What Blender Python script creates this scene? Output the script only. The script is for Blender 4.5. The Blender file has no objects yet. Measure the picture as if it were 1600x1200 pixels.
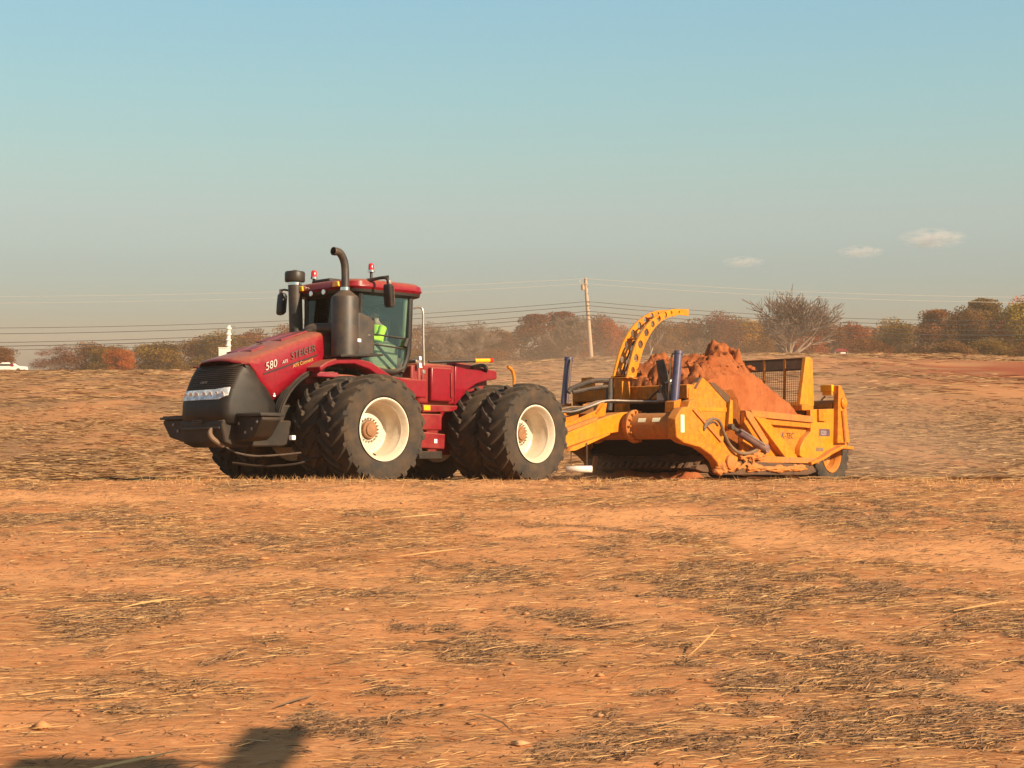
import bpy, bmesh, math, random
import numpy as np
from mathutils import Vector, Matrix
SCN = bpy.context.scene
COL = SCN.collection
rnd = random.Random(7)
nrs = np.random.RandomState(11)

# ------------------------------------------------------------------ camera
cam_data = bpy.data.cameras.new('camera')
cam = bpy.data.objects.new('camera', cam_data); COL.objects.link(cam)
cam_data.sensor_width = 36.0; cam_data.lens = 54.0
cam_data.clip_start = 0.1; cam_data.clip_end = 9000
cam.location = (0, 0, 2.15)
cam.rotation_euler = (math.pi/2 - math.atan(25/2400), 0, 0)
SCN.camera = cam

# ------------------------------------------------------------------ sky, sun, exposure
SUN_EL, SUN_AZ = math.radians(28), math.radians(128)      # behind the camera, to the right
world = bpy.data.worlds.new('World'); SCN.world = world; world.use_nodes = True
wn, wl = world.node_tree.nodes, world.node_tree.links
sky = wn.new('ShaderNodeTexSky'); sky.sky_type = 'NISHITA'; sky.sun_disc = False
sky.sun_elevation = SUN_EL; sky.sun_rotation = SUN_AZ
sky.air_density = 1.0; sky.dust_density = 1.6; sky.ozone_density = 1.0
tint = wn.new('ShaderNodeMix'); tint.data_type = 'RGBA'; tint.blend_type = 'MULTIPLY'
tint.inputs[0].default_value = 1.0
tc = wn.new('ShaderNodeTexCoord'); sep = wn.new('ShaderNodeSeparateXYZ')
ramp = wn.new('ShaderNodeValToRGB')
wl.new(tc.outputs['Generated'], sep.inputs[0]); wl.new(sep.outputs['Z'], ramp.inputs[0])
# hazy autumn air evens the sky out round the compass: part of it is read at one bearing for every direction
sky2 = wn.new('ShaderNodeTexSky'); sky2.sky_type = 'NISHITA'; sky2.sun_disc = False; sky2.sun_elevation = SUN_EL; sky2.sun_rotation = SUN_AZ
sky2.air_density = 1.0; sky2.dust_density = 1.6; sky2.ozone_density = 1.0
hz = wn.new('ShaderNodeMath'); hz.operation = 'MULTIPLY'; wl.new(sep.outputs['Z'], hz.inputs[0]); wl.new(sep.outputs['Z'], hz.inputs[1])
h1 = wn.new('ShaderNodeMath'); h1.operation = 'SUBTRACT'; h1.inputs[0].default_value = 1.0; wl.new(hz.outputs[0], h1.inputs[1])
h2 = wn.new('ShaderNodeMath'); h2.operation = 'SQRT'; wl.new(h1.outputs[0], h2.inputs[0])
cv = wn.new('ShaderNodeCombineXYZ'); wl.new(h2.outputs[0], cv.inputs['Y']); wl.new(sep.outputs['Z'], cv.inputs['Z']); wl.new(cv.outputs[0], sky2.inputs[0])
even = wn.new('ShaderNodeMix'); even.data_type = 'RGBA'; even.inputs[0].default_value = .65
wl.new(sky.outputs[0], even.inputs[6]); wl.new(sky2.outputs[0], even.inputs[7])
wl.new(even.outputs[2], tint.inputs[6]); wl.new(ramp.outputs[0], tint.inputs[7])
SKY_RAMP = [(0.0, (0.55, 0.583, 0.625)), (0.035, (0.564, 0.602, 0.639)), (0.0645, (0.583, 0.606, 0.616)), (0.0975, (0.733, 0.686, 0.611)), (0.13, (0.771, 0.79, 0.639)), (0.178, (0.79, 0.907, 0.733)), (0.233, (0.818, 0.996, 0.851)), (0.6, (0.865, 0.996, 0.893))]
cr = ramp.color_ramp
while len(cr.elements) < len(SKY_RAMP): cr.elements.new(.5)
for e, (p, c) in zip(cr.elements, SKY_RAMP): e.position = p; e.color = (*c, 1)
bg = wn['Background']; wl.new(tint.outputs[2], bg.inputs[0]); bg.inputs[1].default_value = 0.0904

sun_data = bpy.data.lights.new('sun', 'SUN'); sun_data.energy = 4.95; sun_data.angle = math.radians(.55)
sun_data.color = (1.0, .78, .54)
sun = bpy.data.objects.new('sun', sun_data); COL.objects.link(sun)
SUN_DIR = Vector((math.sin(SUN_AZ)*math.cos(SUN_EL), math.cos(SUN_AZ)*math.cos(SUN_EL), math.sin(SUN_EL)))
sun.rotation_euler = SUN_DIR.to_track_quat('Z', 'Y').to_euler(); sun.location = (20, -20, 20)
SCN.view_settings.view_transform = 'Standard'; SCN.view_settings.look = 'None'
SCN.view_settings.gamma = 1; SCN.view_settings.use_curve_mapping = False
SCN.view_settings.exposure = 0.92
SCN.cycles.use_denoising = True
SCN.cycles.max_bounces = 8; SCN.cycles.transparent_max_bounces = 24; SCN.cycles.volume_bounces = 1
SCN.cycles.volume_step_rate = 1.0; SCN.cycles.volume_max_steps = 256

# ------------------------------------------------------------------ materials
def nmat(name):
    m = bpy.data.materials.new(name); m.use_nodes = True
    return m, m.node_tree.nodes, m.node_tree.links, m.node_tree.nodes['Principled BSDF']
def mixc(N, L, fac, a, b, blend='MIX'):
    x = N.new('ShaderNodeMix'); x.data_type = 'RGBA'; x.blend_type = blend
    for s, v in ((0, fac), (6, a), (7, b)):
        if hasattr(v, 'is_linked'): L.new(v, x.inputs[s])
        elif s == 0: x.inputs[0].default_value = v
        else: x.inputs[s].default_value = (*v, 1)
    return x.outputs[2]
def noise(N, L, scale, detail=4, rough=.6, vec=None, obj=True, stretch=None):
    t = N.new('ShaderNodeTexNoise'); t.inputs['Scale'].default_value = scale
    t.inputs['Detail'].default_value = detail; t.inputs['Roughness'].default_value = rough
    c = N.new('ShaderNodeTexCoord'); v = c.outputs['Object']
    if stretch:
        mp = N.new('ShaderNodeMapping'); mp.inputs['Scale'].default_value = stretch; L.new(v, mp.inputs[0]); v = mp.outputs[0]
    L.new(v, t.inputs['Vector']); return t.outputs['Fac']
def rampf(N, L, fac, lo, hi, a=0., b=1.):
    r = N.new('ShaderNodeMapRange'); r.inputs[1].default_value = lo; r.inputs[2].default_value = hi
    r.inputs[3].default_value = a; r.inputs[4].default_value = b; L.new(fac, r.inputs[0]); return r.outputs[0]
def math2(N, L, op, a, b):
    x = N.new('ShaderNodeMath'); x.operation = op
    for i, v in enumerate((a, b)):
        if hasattr(v, 'is_linked'): L.new(v, x.inputs[i])
        else: x.inputs[i].default_value = v
    return x.outputs[0]
DUST = (.40, .23, .12)
def paint(name, col, rough=.35, metal=0., dust=.35, dust_top=.5, var=.12, bump=.0, scale=1.6, coat=0., spec=.5, dustcol=DUST, streak=0.):
    """paint with a blotchy film of field dust, thicker on the faces that look up"""
    m, N, L, P = nmat(name)
    n1 = noise(N, L, scale, 6, .65); n2 = noise(N, L, scale*7, 4, .7)
    dk = tuple(c*(1-var*1.6) for c in col); lt = tuple(min(1, c*(1+var)) for c in col)
    base = mixc(N, L, rampf(N, L, n2, .35, .65), dk, lt)
    f = rampf(N, L, n1, .38, .75, 0, dust)
    g = N.new('ShaderNodeNewGeometry'); sx = N.new('ShaderNodeSeparateXYZ'); L.new(g.outputs['Normal'], sx.inputs[0])
    up = rampf(N, L, sx.outputs['Z'], .25, .95, 0, dust_top)
    up = math2(N, L, 'MULTIPLY', up, rampf(N, L, n2, .25, .7, .55, 1.0))
    f = math2(N, L, 'MAXIMUM', f, up)
    if streak:                                    # grime that has run down and scuffs that have worn through
        n3 = noise(N, L, 3.2, 5, .7, stretch=(2.2, 2.2, .35)); n4 = noise(N, L, 5.5, 6, .8)
        base = mixc(N, L, rampf(N, L, n3, .50, .74, 0, streak), base, (.16, .07, .022))
        base = mixc(N, L, rampf(N, L, n4, .64, .70, 0, streak*.9), base, (.20, .15, .11))
    c = mixc(N, L, f, base, dustcol)
    L.new(c, P.inputs['Base Color']); P.inputs['Metallic'].default_value = metal
    L.new(math2(N, L, 'ADD', math2(N, L, 'MULTIPLY', f, .45), rough), P.inputs['Roughness'])
    P.inputs['Coat Weight'].default_value = coat; P.inputs['Specular IOR Level'].default_value = spec
    if bump:
        b = N.new('ShaderNodeBump'); b.inputs['Strength'].default_value = bump; b.inputs['Distance'].default_value = .01
        L.new(n2, b.inputs['Height']); L.new(b.outputs[0], P.inputs['Normal'])
    return m
def plain(name, col, rough=.5, metal=0., emit=None):
    m, N, L, P = nmat(name); P.inputs['Base Color'].default_value = (*col, 1)
    P.inputs['Roughness'].default_value = rough; P.inputs['Metallic'].default_value = metal
    return m
M = {}
M['red'] = paint('red_paint', (.20, .0012, .011), .32, dust=.05, dust_top=.50, coat=.12, spec=.35)
M['red_dirty'] = paint('red_paint_dusty', (.185, .002, .009), .45, spec=.35, dust=.20, dust_top=.65)
M['red_dark'] = paint('dark_red_vent', (.20, .005, .022), .45, dust=.2, dust_top=.2)
M['black'] = paint('black_plastic', (.014, .013, .012), .45, dust=.07, dust_top=.2, spec=.35)
M['black_gloss'] = paint('black_grille', (.013, .012, .011), .5, dust=.06, dust_top=.12, scale=1.0, bump=.15, spec=.25)
M['black_dirty'] = paint('black_frame', (.012, .011, .010), .6, dust=.12, dust_top=.22, spec=.3)
M['muffler'] = paint('muffler_black', (.020, .018, .016), .5, dust=.15, dust_top=.25, scale=3)
M['rubber'] = paint('rubber', (.020, .017, .014), .85, dust=.6, dust_top=.5, scale=2.6, bump=.3, dustcol=(.15, .092, .05))
M['rim'] = paint('rim_paint', (.62, .55, .43), .4, dust=.45, dust_top=.5, scale=2.5, var=.06, dustcol=(.42, .26, .13))
M['hub'] = paint('rusty_hub', (.22, .10, .04), .7, dust=.3)
M['yellow'] = paint('yellow_paint', (.56, .172, .004), .5, dust=.36, dust_top=.75, var=.18, spec=.25, dustcol=(.40, .18, .07), streak=.5, scale=1.2, bump=.08)
M['yellow_clean'] = paint('yellow_paint_clean', (.60, .205, .005), .45, spec=.25, streak=.38, dust=.18, dust_top=.5, scale=1.1)
M['yellow_dirty'] = paint('yellow_paint_caked', (.48, .15, .012), .7, streak=.7, dust=.8, dust_top=.9, scale=1.3, bump=.3, dustcol=(.34, .155, .06))
M['mudsteel'] = paint('muddy_steel', (.06, .03, .014), .75, dust=.6, dust_top=.7, scale=2, bump=.4, dustcol=(.20, .095, .04))
M['apron'] = paint('apron_steel_painted_shade', (.016, .007, .003), .85, dust=.5, dust_top=.7, scale=2.5, bump=.4, dustcol=(.05, .021, .008))  # muddy steel, its colour darkened to paint in the shade under the gooseneck
M['mud_dark'] = paint('dark_mud', (.07, .033, .014), .9, dust=.5, dust_top=.8, scale=4, bump=.6, dustcol=(.15, .07, .03))
M['blue'] = paint('slate_blue_cylinder', (.05, .05, .11), .35, dust=.25, dust_top=.3)
M['purple'] = paint('purple_cylinder', (.075, .04, .07), .45, dust=.45, dust_top=.4)
M['chrome'] = plain('chrome', (.75, .72, .68), .18, 1.0)
M['steel'] = paint('grey_steel', (.30, .28, .25), .4, .6, dust=.25)
M['hose'] = paint('rubber_hose', (.025, .021, .018), .6, dust=.25, dust_top=.25, scale=5)
M['hose_tan'] = paint('dusty_hose', (.13, .08, .045), .65, dust=.4, dust_top=.35, scale=5)
M['amber'] = plain('amber_lens', (.95, .38, .01), .25)
M['redlens'] = plain('red_lens', (.55, .02, .02), .2)
M['white'] = plain('white_sticker', (.80, .77, .70), .5)
M['whitepaint'] = paint('white_paint', (.78, .74, .66), .5, dust=.2, dust_top=.2)
M['paleyellow'] = plain('reflective_tape', (.92, .86, .55), .35)
M['silver'] = plain('silver_print', (.62, .56, .50), .35, .4)
M['steel_print'] = plain('dark_silver_print', (.16, .12, .10), .35, .5)
M['gold'] = plain('gold_print', (.55, .36, .10), .4, .3)
M['print_dark'] = plain('dark_print', (.03, .02, .02), .4)
M['olive'] = paint('olive_interior', (.22, .21, .11), .75, dust=.15, dust_top=.2)
M['hivis'] = plain('hi_vis_cloth', (.62, .85, .02), .8)
M['skin'] = plain('skin', (.42, .23, .15), .55)
M['denim'] = plain('dark_cloth', (.04, .045, .07), .9)
M['wood'] = paint('pole_wood', (.42, .31, .22), .9, dust=.3, dust_top=0, scale=2)
M['wire'] = plain('cable', (.035, .035, .035), .6)
M['wire_pale'] = plain('pale_cable', (.42, .40, .36), .6)
M['bark'] = paint('bark', (.21, .15, .11), .9, dust=.2, dust_top=0, scale=3)
M['bark_pale'] = paint('pale_bark', (.42, .34, .27), .9, dust=.2, dust_top=0, scale=3)
def headlamp():
    m, N, L, P = nmat('headlamp_lens')
    v = N.new('ShaderNodeTexVoronoi'); v.inputs['Scale'].default_value = 14
    c = N.new('ShaderNodeTexCoord'); L.new(c.outputs['Object'], v.inputs['Vector'])
    col = mixc(N, L, rampf(N, L, v.outputs['Distance'], .1, .75), (.98, .97, .95), (.50, .49, .47))
    L.new(col, P.inputs['Base Color']); P.inputs['Metallic'].default_value = .25; P.inputs['Roughness'].default_value = .25
    b = N.new('ShaderNodeBump'); b.inputs['Strength'].default_value = .8; L.new(v.outputs['Distance'], b.inputs['Height']); L.new(b.outputs[0], P.inputs['Normal'])
    return m
M['lamp'] = headlamp()
def glass():
    m = bpy.data.materials.new('tinted_glass'); m.use_nodes = True
    N, L = m.node_tree.nodes, m.node_tree.links
    N.remove(N['Principled BSDF']); out = N['Material Output']
    t = N.new('ShaderNodeBsdfTransparent'); t.inputs[0].default_value = (.82, .93, .935, 1)
    g = N.new('ShaderNodeBsdfGlossy'); g.inputs['Roughness'].default_value = .03; g.inputs[0].default_value = (.8, .9, .88, 1)
    fr = N.new('ShaderNodeFresnel'); fr.inputs[0].default_value = 1.45
    mx = N.new('ShaderNodeMixShader'); L.new(fr.outputs[0], mx.inputs[0]); L.new(t.outputs[0], mx.inputs[1]); L.new(g.outputs[0], mx.inputs[2])
    L.new(mx.outputs[0], out.inputs['Surface']); return m
M['glass'] = glass()

# ------------------------------------------------------------------ object helpers
def finish(o, m=None, smooth=35, bevel=0., seg=2):
    me = o.data
    if m is not None: me.materials.append(m)
    if smooth:
        me.polygons.foreach_set('use_smooth', [True]*len(me.polygons))
        try: me.set_sharp_from_angle(angle=math.radians(smooth))
        except Exception: pass
    if bevel:
        b = o.modifiers.new('bevel', 'BEVEL'); b.width = bevel; b.segments = seg; b.limit_method = 'ANGLE'; b.angle_limit = math.radians(40)
        b.harden_normals = False
    return o
def tag(o, label=None, cat=None, group=None, kind=None):
    if label: o['label'] = label
    if cat: o['category'] = cat
    if group: o['group'] = group
    if kind: o['kind'] = kind
    return o
def empty(name, mat4, label, cat, group=None):
    o = bpy.data.objects.new(name, None); COL.objects.link(o); o.matrix_world = mat4; o.empty_display_size = .3
    return tag(o, label, cat, group)
def islands(bm):
    """connected pieces of a mesh, pieces whose boxes touch counted as one"""
    seen, out = set(), []
    for v in bm.verts:
        if v.index in seen: continue
        st, comp = [v], []; seen.add(v.index)
        while st:
            a = st.pop(); comp.append(a)
            for e in a.link_edges:
                b = e.other_vert(a)
                if b.index not in seen: seen.add(b.index); st.append(b)
        c = np.array([tuple(q.co) for q in comp]); out.append([comp, c.min(0)-.003, c.max(0)+.003])
    k = 0
    while k < len(out):
        j = k+1
        while j < len(out):
            if (out[k][1] <= out[j][2]).all() and (out[j][1] <= out[k][2]).all():
                out[k] = [out[k][0]+out[j][0], np.minimum(out[k][1], out[j][1]), np.maximum(out[k][2], out[j][2])]; out.pop(j); j = k
            j += 1
        k += 1
    return [o[0] for o in out]
def obj(name, bm, m, parent=None, xf=None, smooth=35, bevel=0., label=None, one=False):
    me = bpy.data.meshes.new(name)
    if isinstance(bm, bmesh.types.BMesh):
        if parent is not None and not one and len(bm.verts) < 1500:
            bm.verts.index_update(); isl = islands(bm)
            for comp in isl[1:]:                      # each separate piece becomes a part of its own
                b2 = bmesh.new(); mp = {v: b2.verts.new(v.co) for v in comp}
                for f in {f for v in comp for f in v.link_faces}: b2.faces.new([mp[v] for v in f.verts])
                obj(name, b2, m, parent, xf, smooth, bevel, label, True)
            if len(isl) > 1: bmesh.ops.delete(bm, geom=[v for comp in isl[1:] for v in comp], context='VERTS')
        bmesh.ops.recalc_face_normals(bm, faces=bm.faces); bm.to_mesh(me); bm.free()
    else:
        me = bm
    o = bpy.data.objects.new(name, me); COL.objects.link(o)
    if parent is not None: o.parent = parent
    if xf is not None: o.matrix_basis = xf
    finish(o, m, smooth, bevel)
    if label: o['label'] = label
    return o
def dup(o, parent=None, mat=None):
    c = o.copy(); COL.objects.link(c)
    if parent is not None: c.parent = parent
    if mat is not None: c.matrix_basis = mat
    for ch in list(o.children): dup(ch, c)
    return c
def B(): return bmesh.new()
def box(bm, x0, x1, y0, y1, z0, z1):
    v = [bm.verts.new((x, y, z)) for x in (x0, x1) for y in (y0, y1) for z in (z0, z1)]
    for f in ((0,1,3,2), (4,6,7,5), (0,4,5,1), (2,3,7,6), (0,2,6,4), (1,5,7,3)): bm.faces.new([v[i] for i in f])
    return bm
def prism(bm, pts, a0, a1, axis='y'):
    """polygon pts in the two other axes, extruded along axis"""
    def mk(p, a):
        if axis == 'y': return (p[0], a, p[1])
        if axis == 'x': return (a, p[0], p[1])
        return (p[0], p[1], a)
    A = [bm.verts.new(mk(p, a0)) for p in pts]; C = [bm.verts.new(mk(p, a1)) for p in pts]
    n = len(pts)
    bm.faces.new(A); bm.faces.new(C[::-1])
    for i in range(n): bm.faces.new((A[i], C[i], C[(i+1) % n], A[(i+1) % n]))
    return bm
def tube(bm, pts, r, seg=10, cap=True):
    pts = [Vector(p) for p in pts]; n = len(pts); rr = r if isinstance(r, (list, tuple)) else [r]*n
    rings = []; up = Vector((0, 0, 1)); prev = None
    for i, p in enumerate(pts):
        d = (pts[min(i+1, n-1)] - pts[max(i-1, 0)]).normalized()
        if prev is None:
            a = d.cross(up)
            if a.length < .05: a = d.cross(Vector((0, 1, 0)))
            a.normalize()
        else:
            a = (prev - d*prev.dot(d)).normalized()
        prev = a; b = d.cross(a)
        rings.append([bm.verts.new(p + (a*math.cos(t) + b*math.sin(t))*rr[i]) for t in [2*math.pi*k/seg for k in range(seg)]])
    for i in range(n-1):
        for k in range(seg): bm.faces.new((rings[i][k], rings[i][(k+1) % seg], rings[i+1][(k+1) % seg], rings[i+1][k]))
    if cap: bm.faces.new(rings[0][::-1]); bm.faces.new(rings[-1])
    return bm
def spline(pts, n=8):
    P = [Vector(p) for p in pts]; P = [P[0]*2-P[1]] + P + [P[-1]*2-P[-2]]; out = []
    for i in range(1, len(P)-2):
        for k in range(n):
            t = k/n; a, b, c, d = P[i-1:i+3]
            out.append(.5*((2*b) + (c-a)*t + (2*a-5*b+4*c-d)*t*t + (3*b-a-3*c+d)*t**3))
    out.append(P[-2]); return out
def lathe(bm, prof, seg=40, origin=(0, 0, 0), axis='y', close=False):
    o = Vector(origin); rings = []
    for a, r in prof:
        ring = []
        for k in range(seg):
            t = 2*math.pi*k/seg; c, s = r*math.cos(t), r*math.sin(t)
            p = (c, a, s) if axis == 'y' else ((a, c, s) if axis == 'x' else (c, s, a))
            ring.append(bm.verts.new(o + Vector(p)))
        rings.append(ring)
    m = len(rings)
    for i in range(m if close else m-1):
        A, C = rings[i], rings[(i+1) % m]
        for k in range(seg): bm.faces.new((A[k], A[(k+1) % seg], C[(k+1) % seg], C[k]))
    if not close: bm.faces.new(rings[0]); bm.faces.new(rings[-1][::-1])
    return bm
def loft(bm, rings, closed=False, cap=False):
    R = [[bm.verts.new(p) for p in r] for r in rings]
    n = len(R[0])
    for i in range(len(R)-1):
        for k in range(n if closed else n-1):
            bm.faces.new((R[i][k], R[i][(k+1) % n], R[i+1][(k+1) % n], R[i+1][k]))
    if cap: bm.faces.new(R[0][::-1]); bm.faces.new(R[-1])
    return bm
def text_mesh(s, size, shear=0., extrude=.003):
    cu = bpy.data.curves.new('lettering', 'FONT'); cu.body = s; cu.size = size; cu.shear = shear; cu.extrude = extrude
    cu.resolution_u = 3
    o = bpy.data.objects.new('lettering', cu); COL.objects.link(o)
    dg = bpy.context.evaluated_depsgraph_get(); dg.update()
    me = bpy.data.meshes.new_from_object(o.evaluated_get(dg)); bpy.data.objects.remove(o); bpy.data.curves.remove(cu)
    me.materials.clear(); return me
def text_on_left(s, size, x, y, z, ang, m, parent, shear=.25, sx=1.0, yaw=0.):
    """lettering on a face that looks to +y, read from that side (right = -x)"""
    R = Matrix(((-1, 0, 0), (0, 0, 1), (0, 1, 0))).to_4x4()
    t = Matrix.Translation((x, y, z)) @ Matrix.Rotation(yaw, 4, 'Z') @ R @ Matrix.Rotation(ang, 4, 'Z') @ Matrix.Diagonal((sx, 1, 1, 1))
    return obj('lettering', text_mesh(s, size, shear), m, parent, t, smooth=0)
def frame4(a_deg, slope, origin):
    a = math.radians(a_deg); n = Vector((0, -slope, 1)).normalized()
    F = Vector((-math.cos(a), -math.sin(a), 0)); F = (F - n*F.dot(n)).normalized(); L = n.cross(F)
    m = Matrix((F, L, n)).transposed().to_4x4(); m.translation = Vector(origin); return m

# ------------------------------------------------------------------ value noise (numpy), shared by relief and by where straw lies
_T = nrs.rand(256, 256)
def vnoise(x, y):
    xi, yi = np.floor(x).astype(int), np.floor(y).astype(int); fx, fy = x-xi, y-yi
    fx = fx*fx*(3-2*fx); fy = fy*fy*(3-2*fy)
    g = lambda i, j: _T[i & 255, j & 255]
    return (g(xi, yi)*(1-fx)+g(xi+1, yi)*fx)*(1-fy) + (g(xi, yi+1)*(1-fx)+g(xi+1, yi+1)*fx)*fy
def fbm(x, y, o=4):
    s, a, t = 0., .5, 0.
    for k in range(o):
        s = s + a*vnoise(x*2**k+17.3*k, y*2**k+9.1*k); t += a; a *= .5
    return s/t
# ------------------------------------------------------------------ ground
_Y = np.array([-300, 0, 8, 16, 22, 25.2, 26.6, 28, 33, 38, 42, 46, 52, 60, 80, 120, 160, 200, 230, 280, 400, 900, 3000], float)
def hill_top(r): return np.interp(r, [-.6, -.33, -.22, -.05, .05, .17, .24, .33, .6], [1.7, 1.8, 1.95, 2.45, 3.4, 4.25, 4.15, 3.7, 3.4])
_W = np.array([0, 0, 0, 0, 0, 0, 0, 0, 0, 0, 0, 0, 0, .0, .12, .46, .80, 1, .93, .62, .2, 0, 0], float)
_Z = np.array([0, 0, .02, .12, .235, .275, .17, 0, -.325, -.65, -1.0, -1.3, -1.45, -1.45, -1.25, -.7, -.25, 0, .0, -.3, -1.0, -4, -4], float)
_yy = np.linspace(-300, 3000, 13201)
def _sm(v):
    z = np.interp(_yy, _Y, v); k = np.hanning(9); k /= k.sum()
    return np.convolve(np.pad(z, 4, mode='edge'), k, 'valid')
_ZS, _WS = _sm(_Z), np.interp(_yy, _Y, _W)
def ground_z(x, y, fine=True):
    x = np.asarray(x, float); y = np.asarray(y, float)
    z = np.interp(y, _yy, _ZS) + np.interp(y, _yy, _WS)*hill_top(x/np.maximum(y, 20))
    near = np.clip((34-y)/6, 0, 1)
    track = np.exp(-((y-28.5)/5)**2)
    z = z + (fbm(x*.35, y*.5)-.5)*.10*near*(1-.6*track) + (fbm(x*.05+3, y*.06+5)-.5)*np.clip((y-45)/60, 0, 1)*1.1
    if fine:
        z = z + (fbm(x*1.6+9, y*2.2+4, 4)-.5)*.07*near + (fbm(x*6+2, y*9+1, 3)-.5)*.022*near
        z = z + (fbm(x*.9+40, y*.9+8, 3)-.5)*.20*np.clip((y-33)/10, 0, 1)
    return z
def gz(x, y): return float(ground_z(np.array([x]), np.array([y]))[0])
# masks: thatch = dark rotted residue, straw = pale litter, bare = smooth driven clay
def seg_mask(x, y, pts, w):
    d = np.full(np.shape(x), 1e9)
    for (x0, y0), (x1, y1) in zip(pts[:-1], pts[1:]):
        dx, dy = x1-x0, y1-y0; t = np.clip(((x-x0)*dx+(y-y0)*dy)/(dx*dx+dy*dy), 0, 1)
        d = np.minimum(d, np.hypot(x-x0-t*dx, (y-y0-t*dy)))
    return np.exp(-(d/w)**2)
BARE_PATH = [(-14, 22.5), (-4, 22.5), (1.5, 20.5), (3.2, 17.8), (5.5, 15.8), (9, 14.6)]
BLOBS = [(.9, 18.2, 1.1, 1.0), (4.6, 20.2, 1.9, 1.5), (6.6, 19.4, 1.2, .8), (1.9, 14.6, 1.0, 1.3), (3.2, 14.4, .8, 1.0), (2.6, 10.6, 1.2, 1.5), (3.5, 9.4, 1.0, 1.1), (2.2, 9.0, .6, .7), (4.1, 10.8, .7, .8),
         (-.4, 11.9, .8, .8), (-1.0, 9.2, .6, .7), (1.5, 10.2, .7, 1.0), (-3.6, 17.4, 1.1, .9), (4.4, 12.0, .8, .9), (-3.4, 13.0, .7, .9), (-.1, 15.2, .7, .7), (.5, 12.8, .6, .8), (7, 17, 1.2, 1.0), (-6, 20, 1.4, .9), (.4, 8.6, .5, .5)]
def masks(x, y):
    n = fbm(x*.9+5, y*.9+2, 5); n2 = fbm(x*3.3+1, y*3.6+7, 5)
    bare = np.clip(seg_mask(x, y, BARE_PATH, 1.0)*1.5 + (fbm(x*.45+70, y*.6+31, 3)-.62)*4, 0, 1)
    th = np.zeros(np.shape(x))
    for bx, by, sx, sy in BLOBS: th = np.maximum(th, np.exp(-((x-bx)/sx)**2-((y-by)/sy)**2))
    thatch = np.clip((th*1.0 + (n-.5)*1.4 + (n2-.5)*2.8 - .44)*1.5, 0, 1)*(1-bare*.9)
    straw = np.clip((n-.40)*3 + (n2-.5)*1.2 + th*.5, 0, 1)*(1-bare*.92)
    far = np.clip((y-30)/10, 0, 1)
    thatch = thatch*(1-far) + far*np.clip((fbm(x*.22+2, y*.10+9, 5)-.38)*4.5, 0, 1)*np.interp(x/np.maximum(y, 10), [-.35, -.1, .1, .35], [1, .9, .45, .6])
    straw = straw*(1-far) + far*np.clip((fbm(x*.3+60, y*.16+19, 5)-.30)*3.4, .25, 1)
    bare = bare*(1-far)
    return thatch, straw, bare
def axis_pts(lo, hi, step, far, g=1.13):
    c = list(np.arange(lo, hi, step)); d = step; p = hi; out = []
    while p < far[1]: out.append(p); d *= g; p += d
    d = step; p = lo-step; pre = []
    while p > far[0]: pre.append(p); d *= g; p -= d
    return np.array(pre[::-1]+c+out)
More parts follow.
